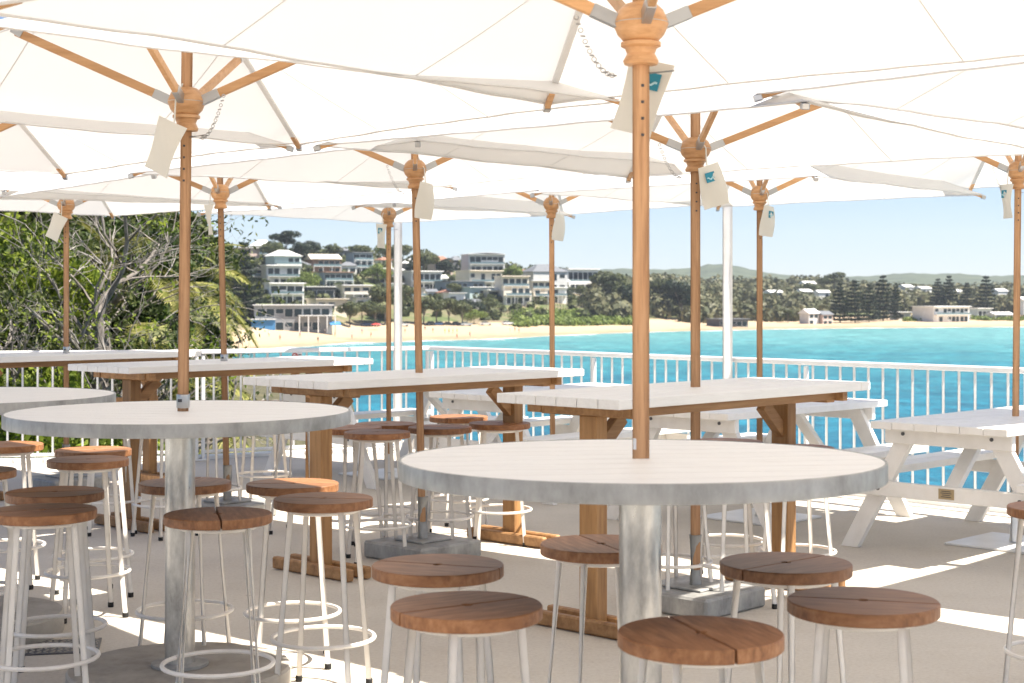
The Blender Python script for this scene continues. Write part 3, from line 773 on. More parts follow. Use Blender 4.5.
def make_tree(kind, h):
    """broad / conifer / gum, base at origin"""
    r = empty({'broad':'broadleaf_tree','conifer':'norfolk_pine','gum':'gum_tree','bush':'shrub'}[kind])
    P = []; t = MB()
    if kind == 'conifer':
        t.tube([(0,0,-1),(0,0,h*.98)], [h*.016, h*.004], 7)
        L_ = int(h/.85)
        for i in range(L_):
            z = h*(.07+.93*i/L_); rr = h*.27*(1-(i/L_))**.68*(.9+.2*RNG.random()); k = 6
            for q in range(k):
                a = 2*PI*q/k+i*.7+RNG.normal()*.15; m_ = int(70*rr/h/.26)+10
                for s in range(m_):
                    u = (s+.5)/m_; w_ = rr*.16*(1.1-u)
                    P.append((math.cos(a)*rr*u+RNG.normal()*w_, math.sin(a)*rr*u+RNG.normal()*w_, z+rr*.10*u*u+RNG.normal()*h*.008))
        v, n = quads(P, h*.05, asp=.7); lm = 'leaf_dark'
    else:
        lobes = []
        nb = 7 if kind != 'gum' else 6
        t.tube([(0,0,-1),(h*.02,0,h*.25),(0,h*.01,h*.5)], [h*.03,h*.024,h*.015], 7)
        for q in range(nb):
            a = 2*PI*q/nb+RNG.random(); rr = h*(.24 if kind != 'gum' else .27)*(.6+.6*RNG.random()); z = h*(.48+.34*RNG.random()) if kind != 'gum' else h*(.62+.28*RNG.random())
            if kind == 'bush': z = h*(.25+.4*RNG.random()); rr = h*.45*(.4+.8*RNG.random())
            c = (rr*math.cos(a), rr*math.sin(a), z); s_ = h*(.13+.10*RNG.random())*(1.5 if kind == 'bush' else 1)
            lobes.append((c, (s_*1.2, s_*1.2, s_*(.75 if kind != 'gum' else .5))))
            t.tube([(0,0,h*.3), (c[0]*.5, c[1]*.5, (h*.3+c[2])*.52), c], [h*.014, h*.009, h*.004], 5)
        lobes.append(((0,0,h*.74), (h*.22,h*.22,h*.18)))
        for c, rr in lobes: P.append(blob(c, rr, 260, .3, True))
        P = np.concatenate(P); v, n = quads(P, h*.062, asp=.8); lm = {'broad':'leaf_mid','gum':'leaf_mid','bush':'leaf_lime'}[kind]
    t.build('trunk', 'bark', r); quad_mesh('crown', v, n, lm, r)
    return r
_protos = {}
def tree(kind, p, h, label, mm=None, group=None, wide=1):
    key = (kind, len([1 for k in _protos if k[0] == kind]) % 3) if kind not in [k[0] for k in _protos] or len([1 for k in _protos if k[0]==kind]) < 3 else None
    if key is not None and key not in _protos:
        o = make_tree(kind, 10.0); _protos[key] = o
    else:
        ks = [k for k in _protos if k[0] == kind]; o = copy_tree(_protos[ks[int(RNG.integers(len(ks)))]])
    o.location = p; s = h/10; o.scale = (s*wide, s*wide, s); o.rotation_euler = (0,0,float(RNG.random()*6))
    if mm:
        for c in o.children:
            if c.name.startswith('crown') and c.data.materials[0] != M[mm]:
                k2 = (c.data.name, mm)
                if k2 not in _protos_m: d = c.data.copy(); d.materials.clear(); d.materials.append(M[mm]); _protos_m[k2] = d
                c.data = _protos_m[k2]
    tag(o, label, 'tree' if kind != 'bush' else 'shrub', group); return o
_protos_m = {}
# Norfolk pines on the right shore
for px, ytop, yb, nm in ((840,281,323,'leftmost and lowest of the five close-set pines behind the beach at right'),(855,278,323,'second from the left of the five close-set pines behind the beach at right'),(869,282,322,'middle of the five close-set pines behind the beach at right'),
    (883,273,321,'tallest of the five close-set pines behind the beach at right'),(896,281,320,'slim rightmost pine of the five close-set pines behind the beach at right'),
    (938,277,312,'left one of the pair of pines rising behind the low white building'),(949,274,312,'taller right one of the pair of pines rising behind the low white building'),
    (967,281,314,'dark pine between the pine pair and the tall pine at far right'),(986,274,317,'tall broad pine nearest the right picture edge, beside the low white building')):
    p = place(px, yb); tree('conifer', p, (yb-ytop)*p.y/F, nm, None, 'norfolk pines along the far beach', 1.12 if px != 896 else .7)
p = at_depth(244, 470); tree('conifer', p, (p.z*0+H(470,238)-p.z), 'big dark pine left of the hillside houses, above the palm fronds', None, None, 1.0)
p = at_depth(213, 520); tree('conifer', p, H(520,226)-p.z, 'dark pine behind the left umbrella pole by the timber table', None, None, .9)
hill_trees = [ # kind, px, y top, y base, label, material
 ('gum',285,230,262,'tall tree on the skyline above the white hip roofed house','leaf_dark'),('broad',300,241,268,'purplish dark tree on the skyline left of the cream roofed house','leaf_dark'),
 ('broad',272,238,268,'tree beside the top left house','leaf_mid'),('broad',311,240,262,'round tree behind the cream roofed house','leaf_dark'),
 ('bush',305,270,290,'lime green bush between the white flats and the glass fronted house','leaf_lime'),('bush',308,283,296,'lower lime bush beside the white flats','leaf_lime'),
 ('broad',350,299,328,'olive tree at the beach, left one of the pair before the club building','leaf_mid'),('broad',362,301,327,'broad olive tree at the beach right of the club building','leaf_mid'),
 ('broad',375,300,327,'olive tree at the beach, right of the broad one','leaf_mid'),('broad',385,285,325,'tall olive tree behind the pole before the beach','leaf_mid'),('broad',397,283,322,'tree right of the white post on the slope','leaf_mid'),
 ('broad',360,244,270,'tree above the blue glass house','leaf_mid'),('broad',383,242,262,'tree on the skyline right of the blue glass house','leaf_lime'),('broad',391,244,268,'tree on the skyline by the white post','leaf_mid'),('bush',378,262,284,'yellow green bush below the skyline trees','leaf_lime'),
 ('broad',402,243,268,'tree on the skyline right of the white post','leaf_mid'),('broad',424,246,282,'tall tree left of the pinkish house','leaf_mid'),('broad',413,262,282,'tree beside the middle pole on the hill','leaf_dark'),
 ('broad',424,297,325,'beachside olive tree just right of the middle pole','leaf_mid'),('broad',436,298,325,'second beachside olive tree right of the middle pole','leaf_mid'),('broad',449,297,325,'third beachside olive tree right of the middle pole','leaf_mid'),('broad',462,299,326,'fourth beachside olive tree right of the middle pole','leaf_mid'),('bush',474,308,324,'green shrub at the end of the beachside trees','leaf_lime'),
 ('broad',446,257,280,'dark tree between pinkish house and curved roof house','leaf_dark'),('broad',513,263,288,'lime tree between the curved roof house and the dark roofed one','leaf_lime'),('broad',504,268,286,'tree right of the curved roof house','leaf_mid'),
 ('bush',580,284,298,'green bushes below the modern white house','leaf_mid'),('bush',566,288,300,'bush left below the modern white house','leaf_dark'),('broad',602,268,300,'olive tree right of the modern white house','leaf_mid'),('broad',613,272,306,'tree on the descending ridge left of the near pole','leaf_mid'),
 ('broad',625,276,312,'brownish tree on the slope beside the near pole','leaf_mid'),('broad',634,280,318,'dark tree on the slope behind the near pole','leaf_dark'),('broad',681,278,320,'big dark tree left of the right timber table umbrella pole','leaf_dark'),
 ('broad',664,277,312,'olive tree right of the near pole','leaf_mid'),('broad',788,308,323,'low olive tree behind the far beach','leaf_mid'),('gum',831,272,300,'gum tree above the roofs left of the five pines','leaf_mid'),('broad',809,280,305,'tree above the pale roofs at right','leaf_mid'),
 ('broad',325,284,300,'dark tree between glass house and white roofed house','leaf_dark'),('bush',345,270,284,'bush between the glass fronted house and the blue glass house','leaf_mid'),('broad',455,282,300,'tree below the long blue grey house','leaf_mid'),
 ('bush',489,296,312,'green shrubs below the terraces','leaf_mid'),('bush',470,298,314,'shrub left below the terraces','leaf_dark'),('broad',244,250,285,'tree right of the pine above the club','leaf_mid'),('broad',232,262,310,'green tree behind the palm fronds','leaf_mid'),('broad',222,246,290,'green tree behind the pole at the palms','leaf_mid'),
 ('broad',335,243,262,'skyline tree left of the dark grey house','leaf_mid'),('broad',538,270,290,'tree behind the cream terraces','leaf_mid')]
for kind, px, yt, yb, lab, mm in hill_trees:
    p = place(px, yb); h = (yb-yt)*p.y/F; tree(kind, p, h, lab, mm, 'trees on the hillside across the bay', 1.0 if kind != 'bush' else 1.2)
# wooded slopes that read as one mass
P = []
def wood_patch(px0, px1, t0, t1, n, s0, s1, k):
    for i in range(n):
        px = px0+(px1-px0)*RNG.random(); pr = prof(px); t = t0+(t1-t0)*RNG.random(); z = pr[2][0]+(pr[4][0]-pr[2][0])*t
        p = at_depth(px, z); s = (s0+(s1-s0)*RNG.random())
        P.append(blob((p.x, p.y, p.z+s*.6), (s,s,s*.85), k, .22, True))
wood_patch(640, 1100, .25, 1.12, 900, 3.5, 7.5, 70)
wood_patch(590, 700, .1, 1.05, 260, 3, 6.5, 70)
wood_patch(1100, 1500, .1, 1.1, 150, 5, 9, 60)
wood_patch(680, 830, .03, .3, 110, 3, 5, 70)
A = np.concatenate(P); v, n = quads(A, 2.4, asp=.85, vary=.5); tag(quad_mesh('distant_woodland', v, n, 'leaf_wood'), kind='stuff')
P = []
wood_patch(-300, 230, .05, 1.1, 260, 4, 7, 60)
wood_patch(230, 600, .1, .98, 330, 1.2, 3.0, 60); wood_patch(230, 600, .9, 1.1, 90, 2, 4.5, 60)
A = np.concatenate(P); v, n = quads(A, 1.7, asp=.8, vary=.5); tag(quad_mesh('hillside_gardens', v, n, 'leaf_mid'), kind='stuff')
P = []
for i in range(420):      # low dune scrub
    px = 515+125*RNG.random(); pr = prof(px); z = pr[2][0]+2+(pr[3][0]-pr[2][0])*.42*RNG.random(); p = at_depth(px, z); s = 1.2+1.2*RNG.random(); P.append(blob((p.x,p.y,p.z+s*.3),(s*1.6,s*1.6,s*.7),40,.3,True))
for i in range(160):
    px = 905+170*RNG.random(); pr = prof(px); z = pr[2][0]+2+30*RNG.random(); p = at_depth(px, z); s = 1.+1.2*RNG.random(); P.append(blob((p.x,p.y,p.z+s*.3),(s*1.6,s*1.6,s*.7),34,.3,True))
A = np.concatenate(P); v, n = quads(A, 1.3, asp=.8, vary=.5); tag(quad_mesh('dune_scrub', v, n, 'leaf_lime'), kind='stuff')

# ------------------------------------------------------------------ houses
WC = dict(white=(.80,.79,.76), cream=(.68,.61,.50), grey=(.24,.25,.26), dark=(.10,.105,.11), blue=(.20,.26,.31), brown=(.23,.14,.10), pink=(.55,.43,.38), teal=(.42,.52,.53), slate=(.15,.16,.175), lightgrey=(.60,.60,.59), brightblue=(.05,.20,.42), tile=(.30,.15,.10))
for k, c in WC.items():
    m = M['wall_'+k] = mat('wall_'+k, c, .8); f = noise(m, coords(m), .8, 5, .7); L(m, ramp(m, f, [(.3, tuple(x*.86 for x in c)),(.7, tuple(min(.85,x*1.08) for x in c))]), bsdf(m).inputs['Base Color'])
M['glass'] = mat('window_glass', (.02,.03,.035), .15, 0, .35); M['glass_blue'] = mat('balustrade_glass', (.13,.19,.21), .2, 0, .3); M['trim'] = mat('trim_white', (.7,.7,.68), .6)
GH = 'houses on the hillside across the bay'
def house(px0, px1, yt, yb, wall, roof, rtype, storeys, label, rot=0, depth=None, balc=True, cat='house', glass=.6, steps=0, group=GH, dz=0):
    p = place((px0+px1)/2, yb); z = p.y; s = z/F; W_ = (px1-px0)*s*.97; Ht = (yb-yt)*s; D = depth or max(6, min(W_*.7, 14))
    rot = (.25+.35*RNG.random()) if cat == 'house' else .22; W_ *= .9
    r = empty('coastal_house' if cat == 'house' else cat.replace(' ', '_'), (p.x, p.y+D/2, p.z-.4), rot)
    Ht += .4; rh = Ht*(.26 if rtype in ('hip','gable') else .05); wh = Ht-rh
    MB().box((0,0,wh/2-1.5), (W_, D, wh+3), None, .0).build('wall', 'wall_'+wall, r)
    if steps: MB().box((0,-D/2-steps/2,wh*.25-1.5),(W_*1.02,steps,wh*.5+3)).build('terrace_base','wall_'+wall,r)
    ov = .5
    if rtype == 'flat':
        MB().box((0,-.3,wh+.12), (W_+2*ov, D+2*ov+.6, .28), None, .02).build('roof', 'wall_'+roof, r)
    elif rtype == 'curve':
        n = 8; vs = []; 
        for i in range(n+1):
            t = i/n*2-1; zz = wh+rh*(1-t*t)
            for y_ in (-D/2-ov, D/2+ov):
                for q in (0, .22): vs.append((t*(W_/2+ov), y_, zz+q))
        fs = []
        for i in range(n):
            b = i*4; fs += [(b,b+4,b+6,b+2),(b+1,b+3,b+7,b+5),(b,b+1,b+5,b+4),(b+2,b+6,b+7,b+3)]
        fs += [(0,2,3,1),(n*4,n*4+1,n*4+3,n*4+2)]
        MB().add(vs, fs).build('roof', 'wall_'+roof, r)
    else:
        hx, hy = W_/2+ov, D/2+ov; rl = max(.2, W_/2-D/2*.8) if rtype == 'hip' else W_/2+ov
        vs = [(-hx,-hy,wh),(hx,-hy,wh),(hx,hy,wh),(-hx,hy,wh),(-rl,0,wh+rh),(rl,0,wh+rh),(-hx,-hy,wh-.2),(hx,-hy,wh-.2),(hx,hy,wh-.2),(-hx,hy,wh-.2)]
        MB().add(vs, [(0,1,5,4),(1,2,5),(2,3,4,5),(3,0,4),(6,7,1,0),(7,8,2,1),(8,9,3,2),(9,6,0,3),(9,8,7,6)]).build('roof', 'wall_'+roof, r)
    sh = wh/storeys
    for k in range(storeys):
        z0 = sh*k+sh*.14; hgt_ = sh*.62; nb = max(2, int(W_/(2.6 if glass > .5 else 3.6))); cell = W_*.94/nb
        base = -(D/2+ (steps if (steps and k < storeys/2) else 0))
        for i in range(nb):
            if RNG.random() > .4+glass*.6: continue
            ww = cell*(.55+.38*glass); x = -W_*.47+cell*(i+.5); hh = hgt_*(1 if RNG.random() < .5+.4*glass else .6)
            f = MB(); zc = z0+hgt_-hh/2
            for q in (-1,1): f.box((x+q*ww/2, base-.03, zc), (.07,.07,hh+.07)).box((x, base-.03, zc+q*hh/2), (ww-.08,.07,.07))
            wdn = f.build('window', 'trim', r)
            MB().box((x, base-.012, zc), (ww-.07,.03,hh-.07)).build('pane', 'glass', wdn)
        if balc and k > 0:
            z1 = sh*k; bd = 1.7
            b = MB().box((0, base-bd/2, z1), (W_*.96, bd, .2)).build('balcony', 'trim', r)
            MB().box((0, base-bd+.05, z1+.55), (W_*.94, .04, .85)).build('balustrade', 'glass_blue' if glass > .4 else 'wall_'+wall, b)
            ps = MB(); 
            for q in (-.46,-.15,.15,.46):
                MB().box((W_*q, base-bd+.12, z1-sh*.5-.1), (.16,.16,sh*.99-.2)).build('balcony_post', 'trim', b)
            if k == storeys-1: MB().box((0, base-bd/2-.1, wh+.0), (W_*1.0, bd+.3, .16)).build('verandah_roof', 'wall_'+roof, r)
    tag(r, label, cat, group); return r
# farthest / highest first
house(247,276,240,262,'dark','white','hip',2,'dark walled house with white hip roof at the top left of the hill')
house(232,257,247,266,'pink','white','flat',2,'pale pinkish house at the left end of the hilltop, behind the pine',balc=False,glass=.3)
house(265,298,250,272,'teal','white','hip',2,'pale house with white hip roof and a glass band, second row at the left')
house(259,298,265,287,'lightgrey','white','flat',2,'house with a wide flat white roof above the white flats',glass=.8)
house(262,302,283,304,'white','white','flat',2,'white flats with large dark open balconies above the club building',glass=.9)
house(304,339,254,273,'brown','cream','gable',2,'brown brick house with a cream roof',glass=.7)
house(328,349,247,260,'slate','slate','hip',1,'dark grey house on the skyline right of the cream roofed one',balc=False)
house(346,371,252,274,'blue','slate','flat',3,'modern blue glass house stepping down the hill',glass=1,)
house(313,350,272,288,'blue','brown','flat',2,'long low glass fronted house below the brown brick house',glass=1)
house(302,334,287,301,'dark','white','flat',1,'dark fronted house with a white flat roof above the club building',glass=1)
house(334,369,285,302,'cream','lightgrey','flat',2,'cream block with stepped roofs below the blue glass house',glass=.4)
house(306,344,299,312,'cream','cream','flat',1,'long low cream retaining building behind the club',balc=False,glass=.2)
house(364,386,243,256,'lightgrey','slate','hip',1,'grey roofed house on the skyline by the umbrella pouch',balc=False)
house(404,428,244,258,'lightgrey','slate','hip',1,'grey roofed house on the skyline between post and middle pole',balc=False)
house(401,420,259,276,'slate','white','hip',2,'dark house with a white hip roof between the post and the middle pole')
house(402,440,271,292,'lightgrey','white','flat',2,'pale flat roofed house behind the middle pole',glass=.8)
house(428,451,256,278,'pink','tile','hip',2,'pinkish house with a hipped roof right of the middle pole',glass=.5)
house(448,462,256,271,'dark','slate','hip',1,'small dark roofed house beside the pinkish one',balc=False)
house(461,504,253,283,'lightgrey','lightgrey','curve',3,'large house with a curved roof and glass front on the skyline',glass=1)
house(457,500,270,292,'cream','cream','flat',2,'cream balconied block in front of the curved roof house',glass=.6)
house(436,482,281,297,'blue','slate','flat',2,'long blue grey flat roofed house',glass=.6,balc=False)
house(459,494,287,301,'teal','white','flat',1,'pale teal house below the long blue grey one',glass=.5)
house(495,528,275,304,'cream','cream','flat',3,'cream terraced apartments left of the far umbrella pole',glass=.6,steps=3)
house(527,551,280,303,'cream','lightgrey','flat',3,'cream terraced apartments right next to the far umbrella pole',glass=.6,steps=3)
house(523,566,264,292,'lightgrey','slate','hip',2,'big pale house with a dark hip roof behind the far umbrella pole',glass=.3,balc=False)
house(556,597,268,293,'white','white','flat',2,'modern white house with wide flat roofs at the end of the hill',glass=.9,steps=2)
cl = house(243,332,304,331,'grey','lightgrey','flat',2,'long grey surf club building on the beach',glass=.85,balc=False,cat='club building',depth=16,group=None)
bx_w = (332-243)*place(287,331).y/F
for q, ww, col in ((-.34,.26,'brightblue'),): MB().box((bx_w*q,-9.3,1.7),(bx_w*ww,2.4,4.2)).build('blue_lean_to','wall_brightblue',cl); MB().box((bx_w*q,-9.4,3.95),(bx_w*ww*1.06,3.2,.25)).build('awning','trim',cl)
MB().box((bx_w*.26,-9.2,5.0),(bx_w*.42,2.6,.25)).build('deck_slab','trim',cl)
for q in (.06,.16,.27,.37,.46): MB().box((bx_w*q,-10.3,2.4),(.3,.3,5.0)).build('column','trim',cl)
MB().add([(bx_w*.40,-9,3.2),(bx_w*.52,-9,3.2),(bx_w*.52,-12,2.3),(bx_w*.40,-12,2.3),(bx_w*.40,-9,3.05),(bx_w*.52,-9,3.05),(bx_w*.52,-12,2.15),(bx_w*.40,-12,2.15)],[(0,1,2,3),(7,6,5,4),(0,4,5,1),(1,5,6,2),(2,6,7,3),(3,7,4,0)]).build('blue_awning','wall_brightblue',cl)
for a in ((286,306,243,256,'white','tile','hip',1,'small white house with a red hip roof beside the skyline tree'),(240,262,268,284,'white','lightgrey','flat',2,'white flat roofed house partly behind the big pine'),(278,300,259,270,'cream','slate','gable',1,'cream gabled house between the two upper left rows'),
    (338,356,262,276,'white','slate','hip',1,'white house tucked below the blue glass house'),(372,392,268,283,'cream','white','flat',2,'cream house just left of the umbrella pole at the white post'),(384,402,283,297,'white','white','flat',1,'white house low on the slope behind the white post'),
    (404,424,287,303,'cream','slate','flat',2,'cream house behind the middle pole low on the slope'),(416,432,247,258,'white','slate','hip',1,'small white skyline house right of the middle pole'),(432,446,275,286,'white','white','gable',1,'white gabled house below the pinkish house'),
    (444,464,293,306,'white','lightgrey','flat',1,'low white house above the beachside trees'),(507,526,268,280,'white','tile','hip',1,'white house with a red roof behind the terraces'),(548,566,287,303,'white','white','flat',2,'white house between the terraces and the modern white house'),
    (352,372,298,308,'white','slate','flat',1,'white house above the beach olive trees'),(323,338,262,272,'teal','white','hip',1,'pale teal house right of the brown brick house'),(484,500,290,303,'cream','white','flat',2,'cream block at the left end of the terraces'),(596,610,278,290,'cream','slate','gable',1,'cream gabled house at the right end of the built hill'),
    (296,310,262,272,'white','slate','hip',1,'tiny white hip roofed house left of the brown brick one'),(313,328,243,253,'lightgrey','slate','gable',1,'little grey gabled house on the skyline above the cream roof'),(330,346,287,297,'white','slate','gable',1,'white gabled house beside the dark fronted one'),
    (376,390,257,267,'white','tile','hip',1,'white house with a red roof left of the white post'),(390,403,267,277,'teal','white','hip',1,'pale teal house just behind the white post'),(424,436,289,299,'white','slate','gable',1,'small white gabled house above the first beachside tree'),
    (438,452,290,300,'cream','tile','hip',1,'cream house with a red roof above the second beachside tree'),(466,480,299,309,'white','slate','gable',1,'small white gabled house below the pale teal block'),(505,520,259,269,'white','slate','hip',1,'small hip roofed house on the skyline right of the curved roof'),
    (567,584,280,290,'cream','white','flat',1,'low cream house under the dark hip roofed one'),(482,496,279,289,'white','slate','hip',1,'white hip roofed house left of the cream terraces'),(272,290,286,298,'cream','slate','gable',1,'cream gabled house half behind the white flats')):
    house(*a, glass=.5, balc=a[7] > 1)
# right shore
GR2 = 'buildings along the far right shore'
house(710,748,319,327,'dark','slate','flat',1,'low dark building right on the far beach behind the white post',balc=False,glass=.8,group=GR2)
house(918,972,306,322,'white','white','flat',2,'long low white building behind the beach right of the five pines',glass=.7,group=GR2)
house(893,911,312,320,'lightgrey','white','flat',1,'small pale house between the five pines and the long white building',balc=False,group=GR2)
house(972,992,308,319,'teal','white','flat',1,'pale blue house under the tall pine at right',balc=False,group=GR2)
house(990,1014,312,320,'white','white','gable',1,'white house at the far right beside the umbrella pole',balc=False,group=GR2)
house(803,818,309,324,'lightgrey','white','gable',2,'grey house behind the beach left of the five pines',balc=False,group=GR2)
house(817,832,311,324,'pink','slate','gable',2,'pinkish house just left of the five pines',balc=False,group=GR2)
for px0, px1, yt, yb, wl, rf, lb in ((766,783,300,308,'teal','white','pale green roof among the trees behind the far beach'),(801,816,290,299,'lightgrey','white','upper white roof among the trees left of the five pines'),(798,812,299,307,'cream','white','lower white roof among the trees left of the five pines'),
    (816,830,300,308,'white','white','white roof just above the pinkish house'),(900,914,293,301,'lightgrey','white','white roof on the wooded slope right of the five pines'),(916,932,295,303,'white','lightgrey','roof on the wooded slope behind the left pine of the pair'),(953,962,298,306,'lightgrey','white','roof seen between the pair of pines and the single one'),
    (994,1008,298,307,'white','lightgrey','roof on the slope left of the right umbrella pole'),(1018,1034,308,319,'white','white','white house at the right picture edge'),(754,763,301,306,'white','white','tiny white roof beside the second umbrella pole'),(656,664,292,297,'white','white','tiny white house in the trees right of the near pole')):
    h_ = house(px0, px1, yt, yb, wl, rf, 'gable', 1, lb, balc=False, glass=.3, group=GR2); 
    h_.location.z += 5.5
# ------------------------------------------------------------------ low walls, fences, poles on the slope
M['fence_wood'] = mat('weathered_timber', (.30,.26,.20), .9)
def palisade(pxa, ya, pxb, yb_, n, h, label):
    a, b = place(pxa, ya), place(pxb, yb_); r = empty('timber_fence', a); tag(r, label, 'fence', 'timber fences on the grassy slope')
    for i in range(n):
        t = i/(n-1); q = a.lerp(b, t); q.z = hgt(q.x, q.y); MB().box((q-a)+Vector((0,0,h/2-.2)), (.28,.28,h+.4)).build('fence_post','fence_wood',r)
    return r
palisade(495,303,560,306,26,2.6,'upper row of timber posts below the cream terraces')
palisade(488,318,585,309,34,2.2,'lower row of timber posts across the green slope')
palisade(588,309,632,306,18,2.2,'timber posts on the slope near the pole')
# ------------------------------------------------------------------ parked cars
for k, c in dict(car_white=(.7,.7,.7), car_dark=(.03,.035,.045), car_red=(.35,.02,.02), car_silver=(.4,.42,.44), car_blue=(.04,.09,.22)).items(): M[k] = mat(k, c, .25, .1, .6)
def make_car(m):
    r = empty('parked_car')
    sec = [(-2.2,.35),(-2.25,.75),(-2.1,.95),(-1.2,1.0),(1.0,1.0),(1.9,.88),(2.2,.7),(2.2,.35)]
    def side(sec, w): 
        n = len(sec); vs = [(x,-w,z) for x,z in sec]+[(x,w,z) for x,z in sec]
        return vs, [tuple(range(n)), tuple(range(n,2*n))[::-1]]+[(i,i+n,(i+1)%n+n,(i+1)%n) for i in range(n)]
    MB().add(*side(sec,.88)).build('body', m, r)
    MB().add(*side([(-1.75,1.0),(-1.35,1.42),(.25,1.45),(.95,1.0)],.78)).build('window_band','glass',r)
    MB().box((-.55,0,1.46),(1.55,1.5,.05),None,.01).build('roof', m, r)
    for x in (-1.4,1.35):
        for y in (-.86,.86):
            w_ = MB().tube([(x,y-.1,.33),(x,y+.1,.33)],.33,14).build('wheel','rubber',r)
            MB().tube([(x,y-.11,.33),(x,y+.11,.33)],.18,10).build('rim','steel',w_)
    for y in (-.6,.6): MB().box((2.19,y,.66),(.06,.3,.14),None,.01).build('headlight','trim',r)
    return r
cp_ = {}
for px, y, m_, rz, lb in ((432,325.5,'car_dark',.2,'dark car first in the row under the beachside trees'),(441,326,'car_blue',.1,'blue car parked under the beachside trees'),(449,326,'car_dark',.0,'dark car in the middle of the row under the beachside trees'),(457,326,'car_dark',.1,'dark car last in the row under the beachside trees'),
    (466,326,'car_silver',.4,'silver car past the beachside trees'),(486,325.5,'car_white',.1,'white car in the open behind the sand'),(508,325.5,'car_white',.5,'white car at the foot of the green slope'),(375,326.5,'car_silver',.1,'silver car beside the olive trees'),(367,326.5,'car_blue',.1,'blue car behind the sand left of the post'),
    (610,306.5,'car_silver',.1,'pale car on the slope road near the pole'),(403,326.5,'car_white',.2,'white car between the post and the middle pole')):
    if m_ not in cp_: o = cp_[m_] = make_car(m_)
    else: o = copy_tree(cp_[m_])
    o.location = place(px, y); o.rotation_euler = (0,0,rz); tag(o, lb, 'car', 'cars parked behind the beach')
# ------------------------------------------------------------------ people on the beach
M['skin'] = mat('skin', (.42,.25,.17), .6)
for k, c in dict(cl_red=(.5,.04,.03), cl_blue=(.03,.07,.3), cl_white=(.7,.7,.7), cl_black=(.02,.02,.025), cl_lime=(.35,.55,.05)).items(): M[k] = mat(k, c, .8)
def make_person(pose):
    V_ = {'pel':(0,0,.95),'che':(0,0,1.25),'nek':(0,0,1.48),'hd':(0,-.01,1.58),'hd2':(0,-.01,1.70)}; E = [('pel','che'),('che','nek'),('nek','hd'),('hd','hd2')]; Rr = {'pel':.15,'che':.17,'nek':.06,'hd':.09,'hd2':.075}
    st = .18 if pose else .02
    for s, n_ in ((1,'l'),(-1,'r')):
        V_.update({'hip'+n_:(s*.09,0,.88),'kn'+n_:(s*.1,-.05*pose+s*st*.6,.5),'an'+n_:(s*.1,s*st,.08),'to'+n_:(s*.11,s*st-.14,.04),'sh'+n_:(s*.18,0,1.4),'el'+n_:(s*.25,-s*st*.5,1.13),'wr'+n_:(s*.25,-s*st-.06,.88),'ha'+n_:(s*.24,-s*st-.09,.79)})
        E += [('pel','hip'+n_),('hip'+n_,'kn'+n_),('kn'+n_,'an'+n_),('an'+n_,'to'+n_),('che','sh'+n_),('sh'+n_,'el'+n_),('el'+n_,'wr'+n_),('wr'+n_,'ha'+n_)]
        Rr.update({'hip'+n_:.10,'kn'+n_:.06,'an'+n_:.042,'to'+n_:.035,'sh'+n_:.065,'el'+n_:.042,'wr'+n_:.03,'ha'+n_:.035})
    ks = list(V_); me = bpy.data.meshes.new('person'); me.from_pydata([V_[k] for k in ks], [(ks.index(a), ks.index(b)) for a, b in E], []); o = bpy.data.objects.new('tmp', me); COL.objects.link(o)
    md = o.modifiers.new('s','SKIN'); 
    for i, k in enumerate(ks): me.skin_vertices[0].data[i].radius = (Rr[k], Rr[k]*(.7 if k in ('pel','che') else 1))
    me.skin_vertices[0].data[0].use_root = True
    o.modifiers.new('b','SUBSURF').levels = 1
    bpy.context.view_layer.update(); ev = o.evaluated_get(bpy.context.evaluated_depsgraph_get()); nm = bpy.data.meshes.new_from_object(ev); bpy.data.objects.remove(o)
    nm.materials.clear(); nm.materials.append(M['skin']); return nm
body = [make_person(0), make_person(1)]
def person(px, y, top, bot, pose, lb, lie=False):
    p = place(px, y); o = bpy.data.objects.new('person', body[pose]); COL.objects.link(o); o.location = p; o.rotation_euler = (0,0,float(RNG.random()*6))
    if lie: o.rotation_euler = (-PI/2,0,float(RNG.random()*6)); o.location.z += .15
    MB().lathe([(.145,.80),(.17,.95),(.15,1.02)],12).build('shorts','cl_'+bot,o)
    if top: MB().lathe([(.16,.98),(.19,1.2),(.20,1.36),(.10,1.46)],12).build('shirt','cl_'+top,o)
    MB().lathe([(.02,1.63),(.10,1.66),(.095,1.72),(.05,1.78),(.01,1.79)],12,(0,.015,0)).build('hair','cl_black',o)
    tag(o, lb, 'person', 'people on the beach'); return o
